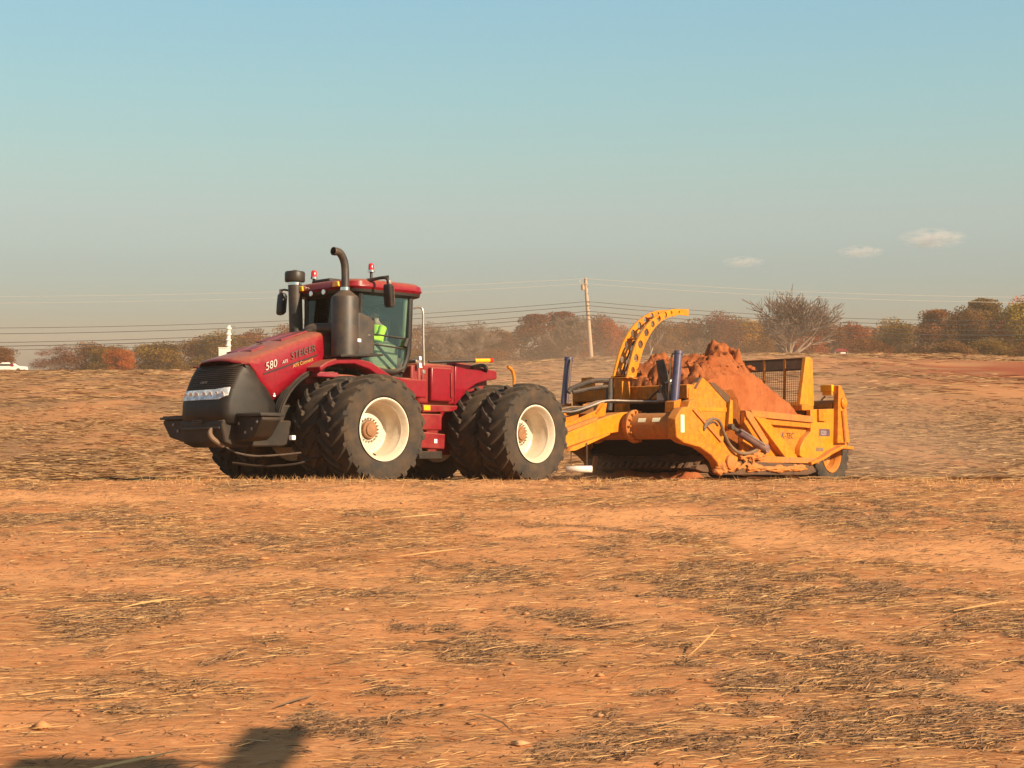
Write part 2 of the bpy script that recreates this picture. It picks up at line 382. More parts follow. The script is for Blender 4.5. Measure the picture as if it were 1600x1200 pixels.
def build_ground():
    xs = axis_pts(-11, 12, .07, (-1250, 1250), 1.10)
    ys = np.concatenate([axis_pts(6.3, 27.5, .07, (-260, 6.4), 1.2)[:], []])
    ys = ys[ys < 27.5]; tail = []; p, d = 27.5, .09
    while p < 1300:
        tail.append(p); d = min(d*1.035, 60); p += d
    ys = np.concatenate([ys, tail])
    X, Y = np.meshgrid(xs, ys); Z = ground_z(X, Y)
    th, st, ba = masks(X, Y)
    nx, ny = len(xs), len(ys)
    co = np.stack([X, Y, Z], -1).reshape(-1, 3).astype(np.float32)
    i = (np.arange(ny-1)[:, None]*nx + np.arange(nx-1)[None]).ravel()
    q = np.stack([i, i+1, i+nx+1, i+nx], 1).astype(np.int32)
    me = bpy.data.meshes.new('ground'); me.vertices.add(len(co)); me.vertices.foreach_set('co', co.ravel())
    me.loops.add(q.size); me.loops.foreach_set('vertex_index', q.ravel())
    me.polygons.add(len(q)); me.polygons.foreach_set('loop_start', np.arange(0, q.size, 4, dtype=np.int32))
    me.polygons.foreach_set('loop_total', np.full(len(q), 4, np.int32)); me.update(calc_edges=True)
    at = me.color_attributes.new('cover', 'FLOAT_COLOR', 'POINT')
    # red clay scraped open on the far slope at right
    red = np.exp(-((X-51)/13)**2-((Y-146)/14)**2)*2.2 + .6*np.exp(-((X-44)/16)**2-((Y-118)/5)**2)
    red = np.clip(red*2.0*(fbm(X*.12, Y*.5, 4)*1.9-.50), 0, 1)
    at.data.foreach_set('color', np.stack([th, st, ba, red], -1).reshape(-1).astype(np.float32))
    me.polygons.foreach_set('use_smooth', np.ones(len(q), bool))
    o = bpy.data.objects.new('ground', me); COL.objects.link(o); o['kind'] = 'structure'
    m, N, L, P = nmat('clay_field')
    a = N.new('ShaderNodeAttribute'); a.attribute_name = 'cover'; s = N.new('ShaderNodeSeparateColor'); L.new(a.outputs['Color'], s.inputs[0])
    n1 = noise(N, L, .55, 6, .7, stretch=(.5, 1, 1)); n2 = noise(N, L, 7, 6, .75, stretch=(.22, 1, 1)); n3 = noise(N, L, 36, 4, .75, stretch=(.25, 1, 1))
    clay = mixc(N, L, rampf(N, L, n1, .35, .68), (.49, .185, .064), (.58, .265, .11))
    clay = mixc(N, L, rampf(N, L, n2, .36, .72, 0, .6), clay, (.30, .125, .05))
    clay = mixc(N, L, rampf(N, L, n3, .5, .75, 0, .6), clay, (.66, .37, .18))
    bare = mixc(N, L, rampf(N, L, n2, .35, .7), (.72, .345, .145), (.60, .26, .10))
    c = mixc(N, L, math2(N, L, 'MULTIPLY', s.outputs[2], .8), clay, bare)
    strawc = mixc(N, L, rampf(N, L, n2, .36, .66), (.20, .108, .05), (.43, .25, .115))
    c = mixc(N, L, math2(N, L, 'MULTIPLY', s.outputs[1], .62), c, strawc)
    thc = mixc(N, L, rampf(N, L, n2, .40, .64), (.10, .062, .034), (.27, .165, .085))
    c = mixc(N, L, math2(N, L, 'MULTIPLY', s.outputs[0], .68), c, thc)
    c = mixc(N, L, a.outputs['Alpha'], c, (.27, .066, .024))
    L.new(c, P.inputs['Base Color']); P.inputs['Roughness'].default_value = .95; P.inputs['Specular IOR Level'].default_value = .1
    b = N.new('ShaderNodeBump'); b.inputs['Strength'].default_value = .9; b.inputs['Distance'].default_value = .03
    L.new(math2(N, L, 'ADD', n2, math2(N, L, 'MULTIPLY', n3, .5)), b.inputs['Height']); L.new(b.outputs[0], P.inputs['Normal'])
    me.materials.append(m)
    return o
build_ground()

# blades, stalks and clods: uncountable litter -> one object per kind of litter
def mesh_np(name, co, faces, mat, colors=None, smooth=False):
    co = np.asarray(co, np.float32).reshape(-1, 3); faces = np.asarray(faces, np.int32); k = faces.shape[1]
    me = bpy.data.meshes.new(name); me.vertices.add(len(co)); me.vertices.foreach_set('co', co.ravel())
    me.loops.add(faces.size); me.loops.foreach_set('vertex_index', faces.ravel())
    me.polygons.add(len(faces)); me.polygons.foreach_set('loop_start', np.arange(0, faces.size, k, dtype=np.int32))
    me.polygons.foreach_set('loop_total', np.full(len(faces), k, np.int32)); me.update(calc_edges=True)
    if colors is not None:
        at = me.color_attributes.new('tone', 'FLOAT_COLOR', 'POINT'); at.data.foreach_set('color', np.asarray(colors, np.float32).reshape(-1))
    if smooth: me.polygons.foreach_set('use_smooth', np.ones(len(faces), bool))
    me.materials.append(mat); return me
def tone_mat(name, rough=.85, transl=0.):
    m, N, L, P = nmat(name); a = N.new('ShaderNodeAttribute'); a.attribute_name = 'tone'
    L.new(a.outputs['Color'], P.inputs['Base Color']); P.inputs['Roughness'].default_value = rough; P.inputs['Specular IOR Level'].default_value = .15
    return m
M['litter'] = tone_mat('straw_litter')
def blades(x, y, zoff, length, width, yaw, pitch, bend, col, name):
    """each blade: ridge of 4 stations, a two-sided V strip (8 vertices)"""
    n = len(x); t = np.array([-.5, -.17, .17, .5])
    dx, dy = np.cos(yaw), np.sin(yaw); z0 = ground_z(x, y) + zoff
    px = x[:, None] + dx[:, None]*t*length[:, None] - dy[:, None]*bend[:, None]*(t**2)*length[:, None]
    py = y[:, None] + dy[:, None]*t*length[:, None] + dx[:, None]*bend[:, None]*(t**2)*length[:, None]
    pz = z0[:, None] + np.abs(np.sin(pitch))[:, None]*(t+.5)*length[:, None]*.9 + .12*np.abs(bend)[:, None]*(.25-t**2)*length[:, None]
    w = width[:, None]*np.array([.5, 1, 1, .35])
    c = np.empty((n, 4, 2, 3))
    c[:, :, 0, 0] = px - dy[:, None]*w*.5; c[:, :, 1, 0] = px + dy[:, None]*w*.5
    c[:, :, 0, 1] = py + dx[:, None]*w*.5; c[:, :, 1, 1] = py - dx[:, None]*w*.5
    c[:, :, 0, 2] = pz + w*.55; c[:, :, 1, 2] = pz - w*.25
    b = (np.arange(n)*8)[:, None]
    f = np.concatenate([b+np.array([[0, 1, 3, 2]]), b+np.array([[2, 3, 5, 4]]), b+np.array([[4, 5, 7, 6]])], 0)
    cc = np.repeat(np.concatenate([col, np.ones((n, 1))], 1), 8, 0)
    return mesh_np(name, c.reshape(-1, 3), f, M['litter'], cc)
def scatter(n, y0, y1, spread, keep):
    """even over the ground inside a wedge of the field"""
    out = []
    while sum(len(a) for a in out) < n:
        k = n*2; y = np.sqrt(nrs.rand(k)*(y1*y1-y0*y0)+y0*y0); x = (nrs.rand(k)*2-1)*spread*y
        p = keep(x, y); s = nrs.rand(k) < p; out.append(np.stack([x[s], y[s]], 1))
    a = np.concatenate(out)[:n]; return a[:, 0], a[:, 1]
STRAW_C = np.array([[.56, .31, .125], [.46, .245, .095], [.37, .18, .07], [.27, .12, .048], [.62, .39, .17]])
DARK_C = np.array([[.17, .092, .048], [.24, .13, .065], [.12, .068, .038], [.32, .175, .082], [.20, .115, .065]])
def pick(C, n, p=None):
    k = nrs.choice(len(C), n, p=p); return np.clip(C[k]*(.8+.4*nrs.rand(n, 1)), 0, 1)
n = 46000
x, y = scatter(n, 6.6, 26.4, .44, lambda x, y: np.clip(masks(x, y)[1]*.75+.2, 0, 1)*(1-.75*masks(x, y)[2]))
near = 1/np.clip(y/14, .6, 1.3)
o = obj('straw_litter', blades(x, y, .006+nrs.rand(n)*.02, .04+nrs.gamma(2, .042, n), .0018+nrs.rand(n)*.0028, nrs.normal(0, .38, n)+np.pi*(nrs.rand(n) < .5), np.abs(nrs.normal(0, .07, n)), nrs.normal(0, .35, n),
        pick(STRAW_C, n, [.24, .28, .22, .14, .12]), 'straw_litter'), None, smooth=0)
tag(o, 'pale dry straw scattered over the orange clay in the foreground', 'straw', kind='stuff')
n = 95000
x, y = scatter(n, 6.6, 26.4, .44, lambda x, y: np.clip(masks(x, y)[0]**1.2*1.1+.03, 0, 1))
o = obj('dark_residue', blades(x, y, .002+nrs.rand(n)*.018, .02+nrs.gamma(2, .022, n), .0025+nrs.rand(n)*.004, nrs.normal(0, .75, n), np.abs(nrs.normal(0, .16, n)), nrs.normal(0, .5, n),
        pick(DARK_C, n), 'dark_residue'), None, smooth=0)
tag(o, 'dark rotted crop residue lying in matted patches on the clay', 'plant residue', kind='stuff')
n = 100
x, y = scatter(n, 6.8, 25.5, .42, lambda x, y: np.full(np.shape(x), .5))
o = obj('long_stalk', blades(x, y, .012+nrs.rand(n)*.03, .35+nrs.gamma(2, .16, n), .007+nrs.rand(n)*.006, nrs.normal(0, .5, n), np.abs(nrs.normal(0, .10, n)), nrs.normal(0, .3, n),
        np.where(nrs.rand(n, 1) < .5, pick(STRAW_C, n), pick(DARK_C, n)), 'long_stalk'), None, smooth=0)
tag(o, 'long dry stalks strewn singly across the foreground clay', 'stalks', kind='stuff')
# standing dry grass beyond the crest
def tufts(n, y0, y1, spread, hmin, hmax, C, name, keep, p=None):
    x, y = scatter(n, y0, y1, spread, keep)
    h = hmin+(hmax-hmin)*nrs.rand(n)**1.6; w = h*(.10+.12*nrs.rand(n))*(1+y/90); yaw = nrs.rand(n)*np.pi*2; z = ground_z(x, y)-.02
    lx = nrs.normal(.5, .6, n)*h; ly = nrs.normal(0, .5, n)*h; dx, dy = np.cos(yaw)*w, np.sin(yaw)*w*.4
    c = np.stack([np.stack([x-dx, y-dy, z], 1), np.stack([x+dx, y+dy, z], 1), np.stack([x+lx*.4+dx*.7, y+ly*.4+dy, z+h*.6], 1), np.stack([x+lx, y+ly, z+h], 1)], 1)
    f = (np.arange(n)*4)[:, None] + np.array([[0, 1, 2, 3]])
    col = np.repeat(np.concatenate([pick(C, n, p), np.ones((n, 1))], 1), 4, 0)
    return mesh_np(name, c.reshape(-1, 3), f, M['litter'], col)
FIELD_C = np.array([[.34, .185, .08], [.27, .145, .062], [.17, .09, .042], [.42, .25, .115], [.26, .16, .062], [.13, .075, .04]])
def lying_grass(name, n, y0, y1, keep, l0, l1, w0, w1, label):
    x, y = scatter(n, y0, y1, .46, keep)
    o = obj(name, blades(x, y, .01+nrs.rand(n)*.05, l0+(l1-l0)*nrs.rand(n)**2, w0+(w1-w0)*nrs.rand(n), nrs.normal(0, .22, n)+np.pi*(nrs.rand(n) < .5), np.abs(nrs.normal(0, .07, n)), nrs.normal(0, .3, n), pick(FIELD_C, n), name), None, smooth=0)
    return tag(o, label, 'grass', kind='stuff')
redm = lambda x, y: 1-np.clip(1.9*np.exp(-((x-51)/13)**2-((y-146)/14)**2), 0, 1)
lying_grass('dry_grass', 52000, 34, 100, lambda x, y: np.clip(masks(x, y)[1]*.8+.1, 0, 1)*np.clip(50/y, .2, 1), .15, .8, .010, .036, 'flattened dry grass covering the slope behind the machines')
lying_grass('hilltop_grass', 22000, 100, 225, lambda x, y: np.clip(masks(x, y)[1]*.7+.2, 0, 1)*redm(x, y), .5, 2.0, .02, .07, 'thin dry grass along the crest of the far hill')
n = 2600
x, y = scatter(n, 22.5, 27.5, .46, lambda x, y: np.clip(fbm(x*.7+3, y*.3, 4)*2.2-.75, 0, 1)*np.exp(-((y-25.6)/1.2)**2))
h = .03+.12*nrs.rand(n)**2; yaw = nrs.rand(n)*6.28; z = ground_z(x, y)
c = np.stack([np.stack([x-.005, y, z-.01], 1), np.stack([x+.005, y, z-.01], 1), np.stack([x+nrs.normal(0, .6, n)*h*1.3, y+nrs.normal(0, .3, n)*h, z+h], 1)], 1)
o = obj('crest_grass', mesh_np('crest_grass', c.reshape(-1, 3), (np.arange(n)*3)[:, None]+np.array([[0, 1, 2]]), M['litter'], np.repeat(np.concatenate([pick(STRAW_C, n), np.ones((n, 1))], 1), 3, 0)), None, smooth=0)
tag(o, 'short dry stubble along the low crest in front of the wheels', 'grass', kind='stuff')
# small clods of clay
def clods(n):
    x, y = scatter(n, 6.8, 26, .43, lambda x, y: np.clip(1-masks(x, y)[2]*.6, 0, 1)*.6)
    ico = np.array([(0, 0, 1), (.9, 0, .4), (.28, .85, .4), (-.72, .53, .4), (-.72, -.53, .4), (.28, -.85, .4), (0, 0, -.3)])
    fc = np.array([(0, 1, 2), (0, 2, 3), (0, 3, 4), (0, 4, 5), (0, 5, 1), (6, 2, 1), (6, 3, 2), (6, 4, 3), (6, 5, 4), (6, 1, 5)])
    r = .005+nrs.gamma(1.1, .007, n); P = ico[None]*(.7+.6*nrs.rand(n, 7, 1))*r[:, None, None]*np.array([1.4, 1.1, .75])
    P += np.stack([x, y, ground_z(x, y)], 1)[:, None]
    f = ((np.arange(n)*7)[:, None, None]+fc[None]).reshape(-1, 3)
    col = np.array([[.44, .21, .085], [.34, .16, .07], [.50, .27, .13]])[nrs.choice(3, n)]
    return mesh_np('clay_clods', P.reshape(-1, 3), f, M['litter'], np.repeat(np.concatenate([col, np.ones((n, 1))], 1), 7, 0))
o = obj('clay_clods', clods(2600), None, smooth=0); tag(o, 'small crumbled clods of orange clay lying on the field', 'soil', kind='stuff')
# ------------------------------------------------------------------ tractor
TF = frame4(44.5, -.065, (-3.840, 29.529, -.099))
TR = frame4(48.0, -.065, (-1.115, 32.237, -.295))
REL = TF.inverted() @ TR
tractor = empty('tractor', TF, 'red articulated four wheel drive tractor on dual wheels pulling the yellow scraper', 'tractor')
def fp(name, bm, m, bevel=0., smooth=35, parent=None, label=None): return obj(name, bm, m, parent or tractor, None, smooth, bevel, label)
def rp(name, bm, m, bevel=0., smooth=35, label=None): return obj(name, bm, m, tractor, REL, smooth, bevel, label)

# wheels: rim > tyre, hub (valve)
def tyre_bm(R=1.03, hw=.375, N=21, rim=.565, lug=.066):
    bm = B(); k = R/1.03
    prof = [(-hw*.74, rim-.005), (-hw*.95, rim+.05), (-hw*1.05, rim+.17), (-hw*1.02, R-.17), (-hw*.93, R-.09), (-hw*.6, R-lug-.008), (0, R-lug)]
    prof = prof + [(-a, r) for a, r in prof[-2::-1]]
    lathe(bm, prof, 56)
    # remove the end caps made by lathe so that the rim shows
    big = [f for f in bm.faces if len(f.verts) > 4]; bmesh.ops.delete(bm, geom=big, context='FACES')
    for s in (-1, 1):
        for i in range(N):
            th0 = 2*math.pi*(i + (.5 if s > 0 else 0))/N
            st = [(.0, 0, R), (.33, .085, R-.002), (.68, .19, R-.012), (.93, .285, R-.035), (1.01, .315, R-.12)]
            rings = []
            for t, dth, rt in st:
                y = s*(.012+t*hw*.98) if t < 1 else s*hw*1.045; th = th0+dth; wv = .040+.012*t
                rb = rt-lug-.03 if t < 1 else rt-.03
                ring = []
                for rr, ww in ((rb, 1.25), (rt, .8), (rt, -.8), (rb, -1.25)):
                    a = th+ww*wv/rr; yy = y if t < 1 else (s*hw*1.06 if rr == rt else s*hw*.98)
                    ring.append((rr*math.cos(a), yy, rr*math.sin(a)))
                rings.append(ring)
            loft(bm, rings, closed=True, cap=True)
    return bm
def rim_bm(r=.565, y0=.345, dep=.50):
    bm = B()
    prof = [(-.34, r), (y0-.03, r), (y0+.015, r+.02), (y0+.02, r-.005), (y0-.01, r-.03), (y0-.06, r-.05), (y0-.10, r-.075), (y0-.16, r-.075), (y0-.20, r-.095), (y0-.32, r-.105), (y0-dep+.03, r-.125),
            (y0-dep, r-.17), (y0-dep+.015, r-.24), (y0-dep+.045, r-.33), (y0-dep+.05, .19), (y0-dep+.02, .17)]
    lathe(bm, prof, 56); return bm
def hub_bm(dep=.50, y0=.345):
    bm = B(); b = y0-dep
    lathe(bm, [(b+.03, .17), (b+.10, .165), (b+.115, .15), (b+.115, .12), (b+.15, .115), (b+.16, .09)], 28)
    return bm
def bolts_bm(R, n, y, r=.018, h=.04):
    bm = B()
    for k in range(n):
        a = 2*math.pi*k/n; lathe(bm, [(y, r), (y+h, r), (y+h+.004, r*.6)], 6, (R*math.cos(a), 0, R*math.sin(a)))
    return bm
def wheel(parent, mat, name='wheel'):
    w = obj(name, rim_bm(), M['rim'], parent, mat, 30); w.name = name
    obj('tyre', tyre_bm(), M['rubber'], w, None, 30); obj('hub', hub_bm(), M['hub'], w, None, 30)
    obj('wheel_bolts', bolts_bm(.215, 20, -.11), M['steel'], w, None, 30, one=True)['kind'] = 'stuff'
    v = B(); tube(v, [(.36, .22, .30), (.38, .30, .315)], .012, 6); tube(v, [(-.20, -.02, .22), (-.20, -.005, .22)], .022, 8); obj('valve', v, M['black'], w)
    return w
first = None
for X in (None, REL):
    for y in (1.80, .97, -.97, -1.80):
        loc = Matrix.Translation((0, y, 1.03)) @ (Matrix.Rotation(rnd.random()*6, 4, 'Y'))
        if y < 0: loc = Matrix.Translation((0, y, 1.03)) @ Matrix.Diagonal((1, -1, 1, 1)) @ Matrix.Rotation(rnd.random()*6, 4, 'Y')
        mt = loc if X is None else REL @ loc
        if first is None: first = wheel(tractor, mt)
        else: dup(first, tractor, mt)

# hood: sections that lean from the top line to the side line; it widens towards the nose
HW = lambda x: .66+.13*max(0, x)/2.1
FWD = lambda x: x+.11*max(0, x)/2.1
YAW = math.atan(.13/2.1)
HT = [(2.14, 2.235), (2.06, 2.285), (1.88, 2.345), (1.66, 2.415), (1.4, 2.51), (1.2, 2.585), (.8, 2.735), (.42, 2.865), (.10, 2.945)]
HB = [(2.10, 2.20), (1.92, 2.19), (1.80, 2.07), (1.62, 1.80), (1.42, 1.53), (1.2, 1.72), (.85, 1.98), (.45, 2.14), (.10, 2.26)]
rings = []
for i, ((xt, zt), (xb, zb)) in enumerate(zip(HT, HB)):
    side = [(xt, .50, zt-.005), (xt, .585, zt-.03), (xt, .632, zt-.085)] if i > 1 else [(xt-.05*(1), .48, zt-.005), (xt-.12, .575, zt-.02), (xt-.16, .628, zt-.05)]
    for t in (.25, .5, .75, 1):
        x0, z0 = side[2][0], side[2][2]; side.append((x0+(xb-x0)*t, .632+.030*math.sin(math.pi*min(1, t*.8)), z0+(zb-z0)*t))
    top = [(xt+.02, .17, zt+.045), (xt+.01, .35, zt+.03)]
    half = [(FWD(x), y*HW(x)/.66, z) for x, y, z in top+side]
    rings.append([(x, -y, z) for x, y, z in half[::-1]] + [(FWD(xt+.02), 0, zt+.05)] + half)
bm = B(); loft(bm, rings); hood = fp('hood', bm, M['red'], 0, 50)
sol = hood.modifiers.new('shell', 'SOLIDIFY'); sol.thickness = .02; sol.offset = -1
def htop(x): return float(np.interp(-x, [-FWD(p[0]) for p in HT], [p[1] for p in HT]))
for x0, x1 in ((1.72, 1.42), (1.05, .45)):
    for y0, y1 in ((-.40, -.05), (.05, .40)):
        pts = []
        for x in np.linspace(x0, x1, 5):
            pts.append([(x, y0, htop(x)+(.036 if abs(y0) > .2 else .056)+.002), (x, y0, htop(x)+.062), (x, y1, htop(x)+.062), (x, y1, htop(x)+.036)])
        bm = B(); loft(bm, pts, closed=True, cap=True); obj('hood_vent', bm, M['red_dark'], hood)
bm = B(); tube(bm, [(1.32, .02, htop(1.32)+.05), (1.26, .02, htop(1.26)+.075), (1.20, .02, htop(1.2)+.05)], .018, 6); obj('latch', bm, M['black'], hood)
# decals on the left side of the hood
SLP = math.atan2(.38, 1.15)
text_on_left('580', .20, 1.66, HW(1.66)+.010, 2.095, SLP, M['silver'], hood, .35, .95, yaw=YAW)
text_on_left('AFS', .085, 1.27, HW(1.27)+.010, 2.235, SLP, M['silver'], hood, .3, yaw=YAW)
text_on_left('STEIGER', .185, 1.06, HW(1.06)+.010, 2.325, SLP, M['steel_print'], hood, .3, .92, yaw=YAW)
text_on_left('AFS Connect', .095, 1.02, HW(1.02)+.010, 2.175, SLP, M['gold'], hood, .2, yaw=YAW)
for (x0, z0, x1, z1, h) in ((1.70, 2.045, .42, 2.465, .028),):
    bm = B(); loft(bm, [[(x, HW(x)+o, z) for o, z in ((.003, zz), (.010, zz), (.010, zz-h), (.003, zz-h))] for x, zz in ((x0, z0), (x1, z1))], closed=True, cap=True); obj('stripe', bm, M['print_dark'], hood, smooth=0)
bm = B(); y_ = HW(1.42); box(bm, 1.425, 1.475, y_, y_+.012, 1.63, 1.66); prism(bm, [(1.43, 1.672), (1.47, 1.672), (1.45, 1.70)], y_, y_+.012); obj('badge', bm, M['white'], hood, smooth=0)
# black nose with wrapped corners
NW = 1.19
zs = [2.20, 2.13, 2.0, 1.75, 1.5, 1.3, 1.12]
xf_ = [2.20, 2.265, 2.35, 2.455, 2.53, 2.54, 2.50]; xe_ = [2.02, 1.94, 1.84, 1.665, 1.49, 1.49, 1.51]
rings = []
for z, xf, xe in zip(zs, xf_, xe_):
    half = [(xf, .0, z), (xf-.004, .20, z), (xf-.012, .40, z), (xf-.03, .53, z), (xf-.075, .60, z), (xf-.16, .632, z), (xe+.12, .640, z), (xe-.06, .632, z)]
    half = [(x, y*NW, zz) for x, y, zz in half]
    rings.append([(x, -y, zz) for x, y, zz in half[:0:-1]] + half)
bm = B(); loft(bm, rings); bm2 = None
nose = fp('grille', bm, M['black_gloss'], 0, 60)
nose.modifiers.new('shell', 'SOLIDIFY').thickness = .03
for i in range(11):      # fine horizontal louvres across the nose
    z = 2.15-i*.037
    xf = float(np.interp(-z, [-q for q in zs], xf_))
    half = [(xf, 0), (xf-.004, .2*NW), (xf-.012, .40*NW), (xf-.03, .53*NW), (xf-.075, .60*NW), (xf-.16, .632*NW)]
    pl = [(x+.004, -y, z) for x, y in half[:0:-1]] + [(x+.004, y, z) for x, y in half]
    bm = B(); loft(bm, [[p, (p[0]+.016, p[1], p[2]-.006), (p[0]-.004, p[1], p[2]-.016)] for p in pl]); obj('louvre', bm, M['black'], nose, smooth=60)
bm = B(); box(bm, 2.345, 2.352, -.14, .06, 1.945, 1.965); bm.free()
nb = obj('lettering', text_mesh('CASE IH', .06, 0, .004), M['steel'], nose, Matrix.Translation((2.418, -.20, 1.86)) @ Matrix(((0, 0, 1), (1, 0, 0), (0, 1, 0))).to_4x4() @ Matrix.Rotation(-.36, 4, 'X'), smooth=0)
# light band
def nose_x(z): return float(np.interp(-z, [-q for q in zs], xf_))
band = []
for y in np.linspace(-.62, .60, 17):
    a = abs(y); dx = float(np.interp(a, [0, .2, .40, .53, .60, .632], [0, .004, .012, .03, .075, .16]))
    y *= NW if False else 1
    zt, zb = 1.745 + (.03 if y > .3 else 0)*((y-.3)/.3), 1.555 + max(0, (y-.45))*.45
    y *= NW; band.append([(nose_x(zt)-dx+.004, y, zt), (nose_x(zt)-dx+.018, y, zt-.004), (nose_x(zb)-dx+.018, y, zb+.004), (nose_x(zb)-dx+.004, y, zb)])
bm = B(); loft(bm, band, closed=True, cap=True); lb = fp('light_bar', bm, M['lamp'], 0, 60)
for yc in (-.47, -.31, -.15, .06, .22, .38, .52):
    dx = float(np.interp(abs(yc), [0, .2, .40, .53, .60], [0, .004, .012, .03, .075]))
    bm = B(); lathe(bm, [(0, .055), (.012, .06), (.014, .045), (.006, .03)], 14, (0, 0, 0), 'x')
    obj('headlight', bm, M['lamp'], tractor, Matrix.Translation((nose_x(1.65)-dx+.016, yc*NW, 1.65)) @ Matrix.Rotation(.2, 4, 'Y') @ Matrix.Rotation(-.3*yc, 4, 'Z'))
# belly pan, bumper and front steps
bm = B(); prism(bm, [(1.0, 1.2), (2.50, 1.19), (2.53, 1.10), (2.46, .78), (2.25, .70), (1.2, .72), (.9, .8)], -.68, .68); fp('bumper', bm, M['black_dirty'], .03)
bm = B(); box(bm, 2.50, 2.552, -.62, .62, 1.02, 1.06); fp('bumper_rail', bm, M['black'], .01)
bm = B(); tube(bm, [(2.550, -.22, 1.17), (2.565, -.2, 1.15), (2.565, .08, 1.15), (2.550, .1, 1.17), (2.565, .08, 1.185), (2.565, -.2, 1.185), (2.550, -.22, 1.17)], .014, 6); fp('handle', bm, M['black'])
for s in (1, -1):
    ye = 1.48 if s > 0 else 1.72
    bm = B(); prism(bm, [(s*.60, .80), (s*.60, 1.235), (s*ye, 1.235), (s*(ye+.03), 1.18), (s*(ye-.22), .90), (s*1.1, .82)], 1.84, 2.24, 'x')
    step = fp('front_step', bm, M['black_dirty'], .025)
    bm = B(); box(bm, 1.78, 2.29, min(s*.60, s*(ye+.05)), max(s*.60, s*(ye+.05)), 1.24, 1.285); obj('tread_plate', bm, M['black'], step, bevel=.008)
    bm = B()
    for k in range(15):
        yy = s*(.64+k*(ye-.62)/15); box(bm, 1.80, 2.27, min(yy, yy+s*.03), max(yy, yy+s*.03), 1.285, 1.305)
    obj('step_ribs', bm, M['black'], step, smooth=0, one=True)['kind'] = 'stuff'
    bm = B()
    for xx, yy, zz in ((2.255, 1.36, 1.14), (2.255, 1.2, 1.02), (2.255, 1.0, .96), (2.255, .8, 1.12)): lathe(bm, [(xx-.02, .028), (xx, .028), (xx+.006, .016)], 8, (0, s*yy, zz), 'x')
    obj('bolt_heads', bm, M['steel'], step)
bm = B(); box(bm, 1.70, 1.78, 1.66, 1.76, .82, .90); fp('marker_lamp', bm, M['white'], .01)
bm = B(); tube(bm, spline([(2.54, .38, 1.02), (2.60, .42, .93), (2.54, .48, .82), (2.38, .54, .72)]), .045, 8); fp('tow_coupling', bm, M['hose_tan'])
bm = B(); tube(bm, spline([(2.38, .54, .72), (2.2, .66, .60), (1.9, .85, .54), (1.55, 1.05, .56), (1.2, 1.25, .60)]), .019, 8); fp('tow_hose', bm, M['hose'])
bm = B(); tube(bm, spline([(1.9, .1, .42), (1.6, .6, .36), (1.2, 1.1, .40), (.8, 1.3, .55)]), .02, 8); fp('steering_link', bm, M['black_dirty'])
# chassis and axles
bm = B(); box(bm, -1.95, 2.0, -.42, .42, .72, 1.5); fp('chassis', bm, M['black_dirty'], .03)
bm = B(); lathe(bm, [(-1.60, .15), (-.62, .17), (-.5, .30), (.5, .30), (.62, .17), (1.60, .15)], 20, (0, 0, 1.03)); fp('front_axle', bm, M['black_dirty'])
bm = B(); lathe(bm, [(-1.60, .15), (-.62, .17), (-.5, .30), (.5, .30), (.62, .17), (1.60, .15)], 20, (0, 0, 1.03)); rp('rear_axle', bm, M['black_dirty'])
bm = B(); box(bm, -1.75, 1.9, -.38, .38, .62, 1.62); rp('rear_chassis', bm, M['red_dirty'], .03)
bm = B(); box(bm, -1.95, -1.7, -.22, .22, .42, .75); box(bm, -2.15, -1.9, -.12, .12, .50, .58); rp('drawbar', bm, M['black_dirty'], .02)
# black liner arch behind the front wheels
for s in (1, -1):
    r0 = []
    for a in np.linspace(math.radians(8), math.radians(100), 14):
        r0.append([(1.30*math.cos(a)+.10, s*.56, .98+1.28*math.sin(a)), (1.30*math.cos(a)+.10, s*.80, .98+1.25*math.sin(a)), (1.26*math.cos(a)+.10, s*.80, .98+1.21*math.sin(a)), (1.26*math.cos(a)+.10, s*.56, .98+1.24*math.sin(a))])
    bm = B(); loft(bm, r0, closed=True, cap=True); fl = fp('fender_liner', bm, M['black_dirty'])
    bm = B()
    for k in range(4):
        yy = s*(.61+k*.055); tube(bm, [(1.312*math.cos(a)+.10, yy, .98+1.275*math.sin(a)) for a in np.linspace(.2, 1.65, 10)], .012, 5)
    obj('liner_rib', bm, M['black'], fl)
# red fender and cab platform
top = [(.68, 2.20), (.5, 2.30), (.30, 2.365), (-.15, 2.40), (-.55, 2.34), (-.80, 2.22), (-1.05, 2.10), (-1.5, 2.05), (-1.95, 2.06)]
bot = [(-1.95, 1.70), (-1.4, 1.72), (-1.1, 1.90), (-.8, 2.06), (-.5, 2.2), (-.15, 2.29), (.25, 2.27), (.5, 2.2), (.66, 2.10)]
for s in (1, -1):
    bm = B(); prism(bm, top+bot, min(s*.52, s*1.10), max(s*.52, s*1.10)); fp('fender', bm, M['red'], .02)
bm = B(); box(bm, -1.95, .1, -.80, .80, 1.5, 2.10); fp('cab_base', bm, M['red_dirty'], .03)
bm = B(); box(bm, .12, .62, .50, .95, 2.02, 2.12); box(bm, .30, .62, .44, .60, 1.9, 2.1); fp('fender_bracket', bm, M['red_dark'], .02)
bm = B(); lathe(bm, [(2.06, .11), (2.20, .12), (2.24, .10), (2.25, .06)], 14, (.42, .72, 0), 'z'); fp('filler_cap', bm, M['hose_tan'])
# cowl between hood and cab
bm = B(); prism(bm, [(.13, 2.2), (.13, 2.90), (-.1, 2.93), (-.42, 2.80), (-.45, 2.2)], -.60, .60); fp('cowl', bm, M['black'], .04)

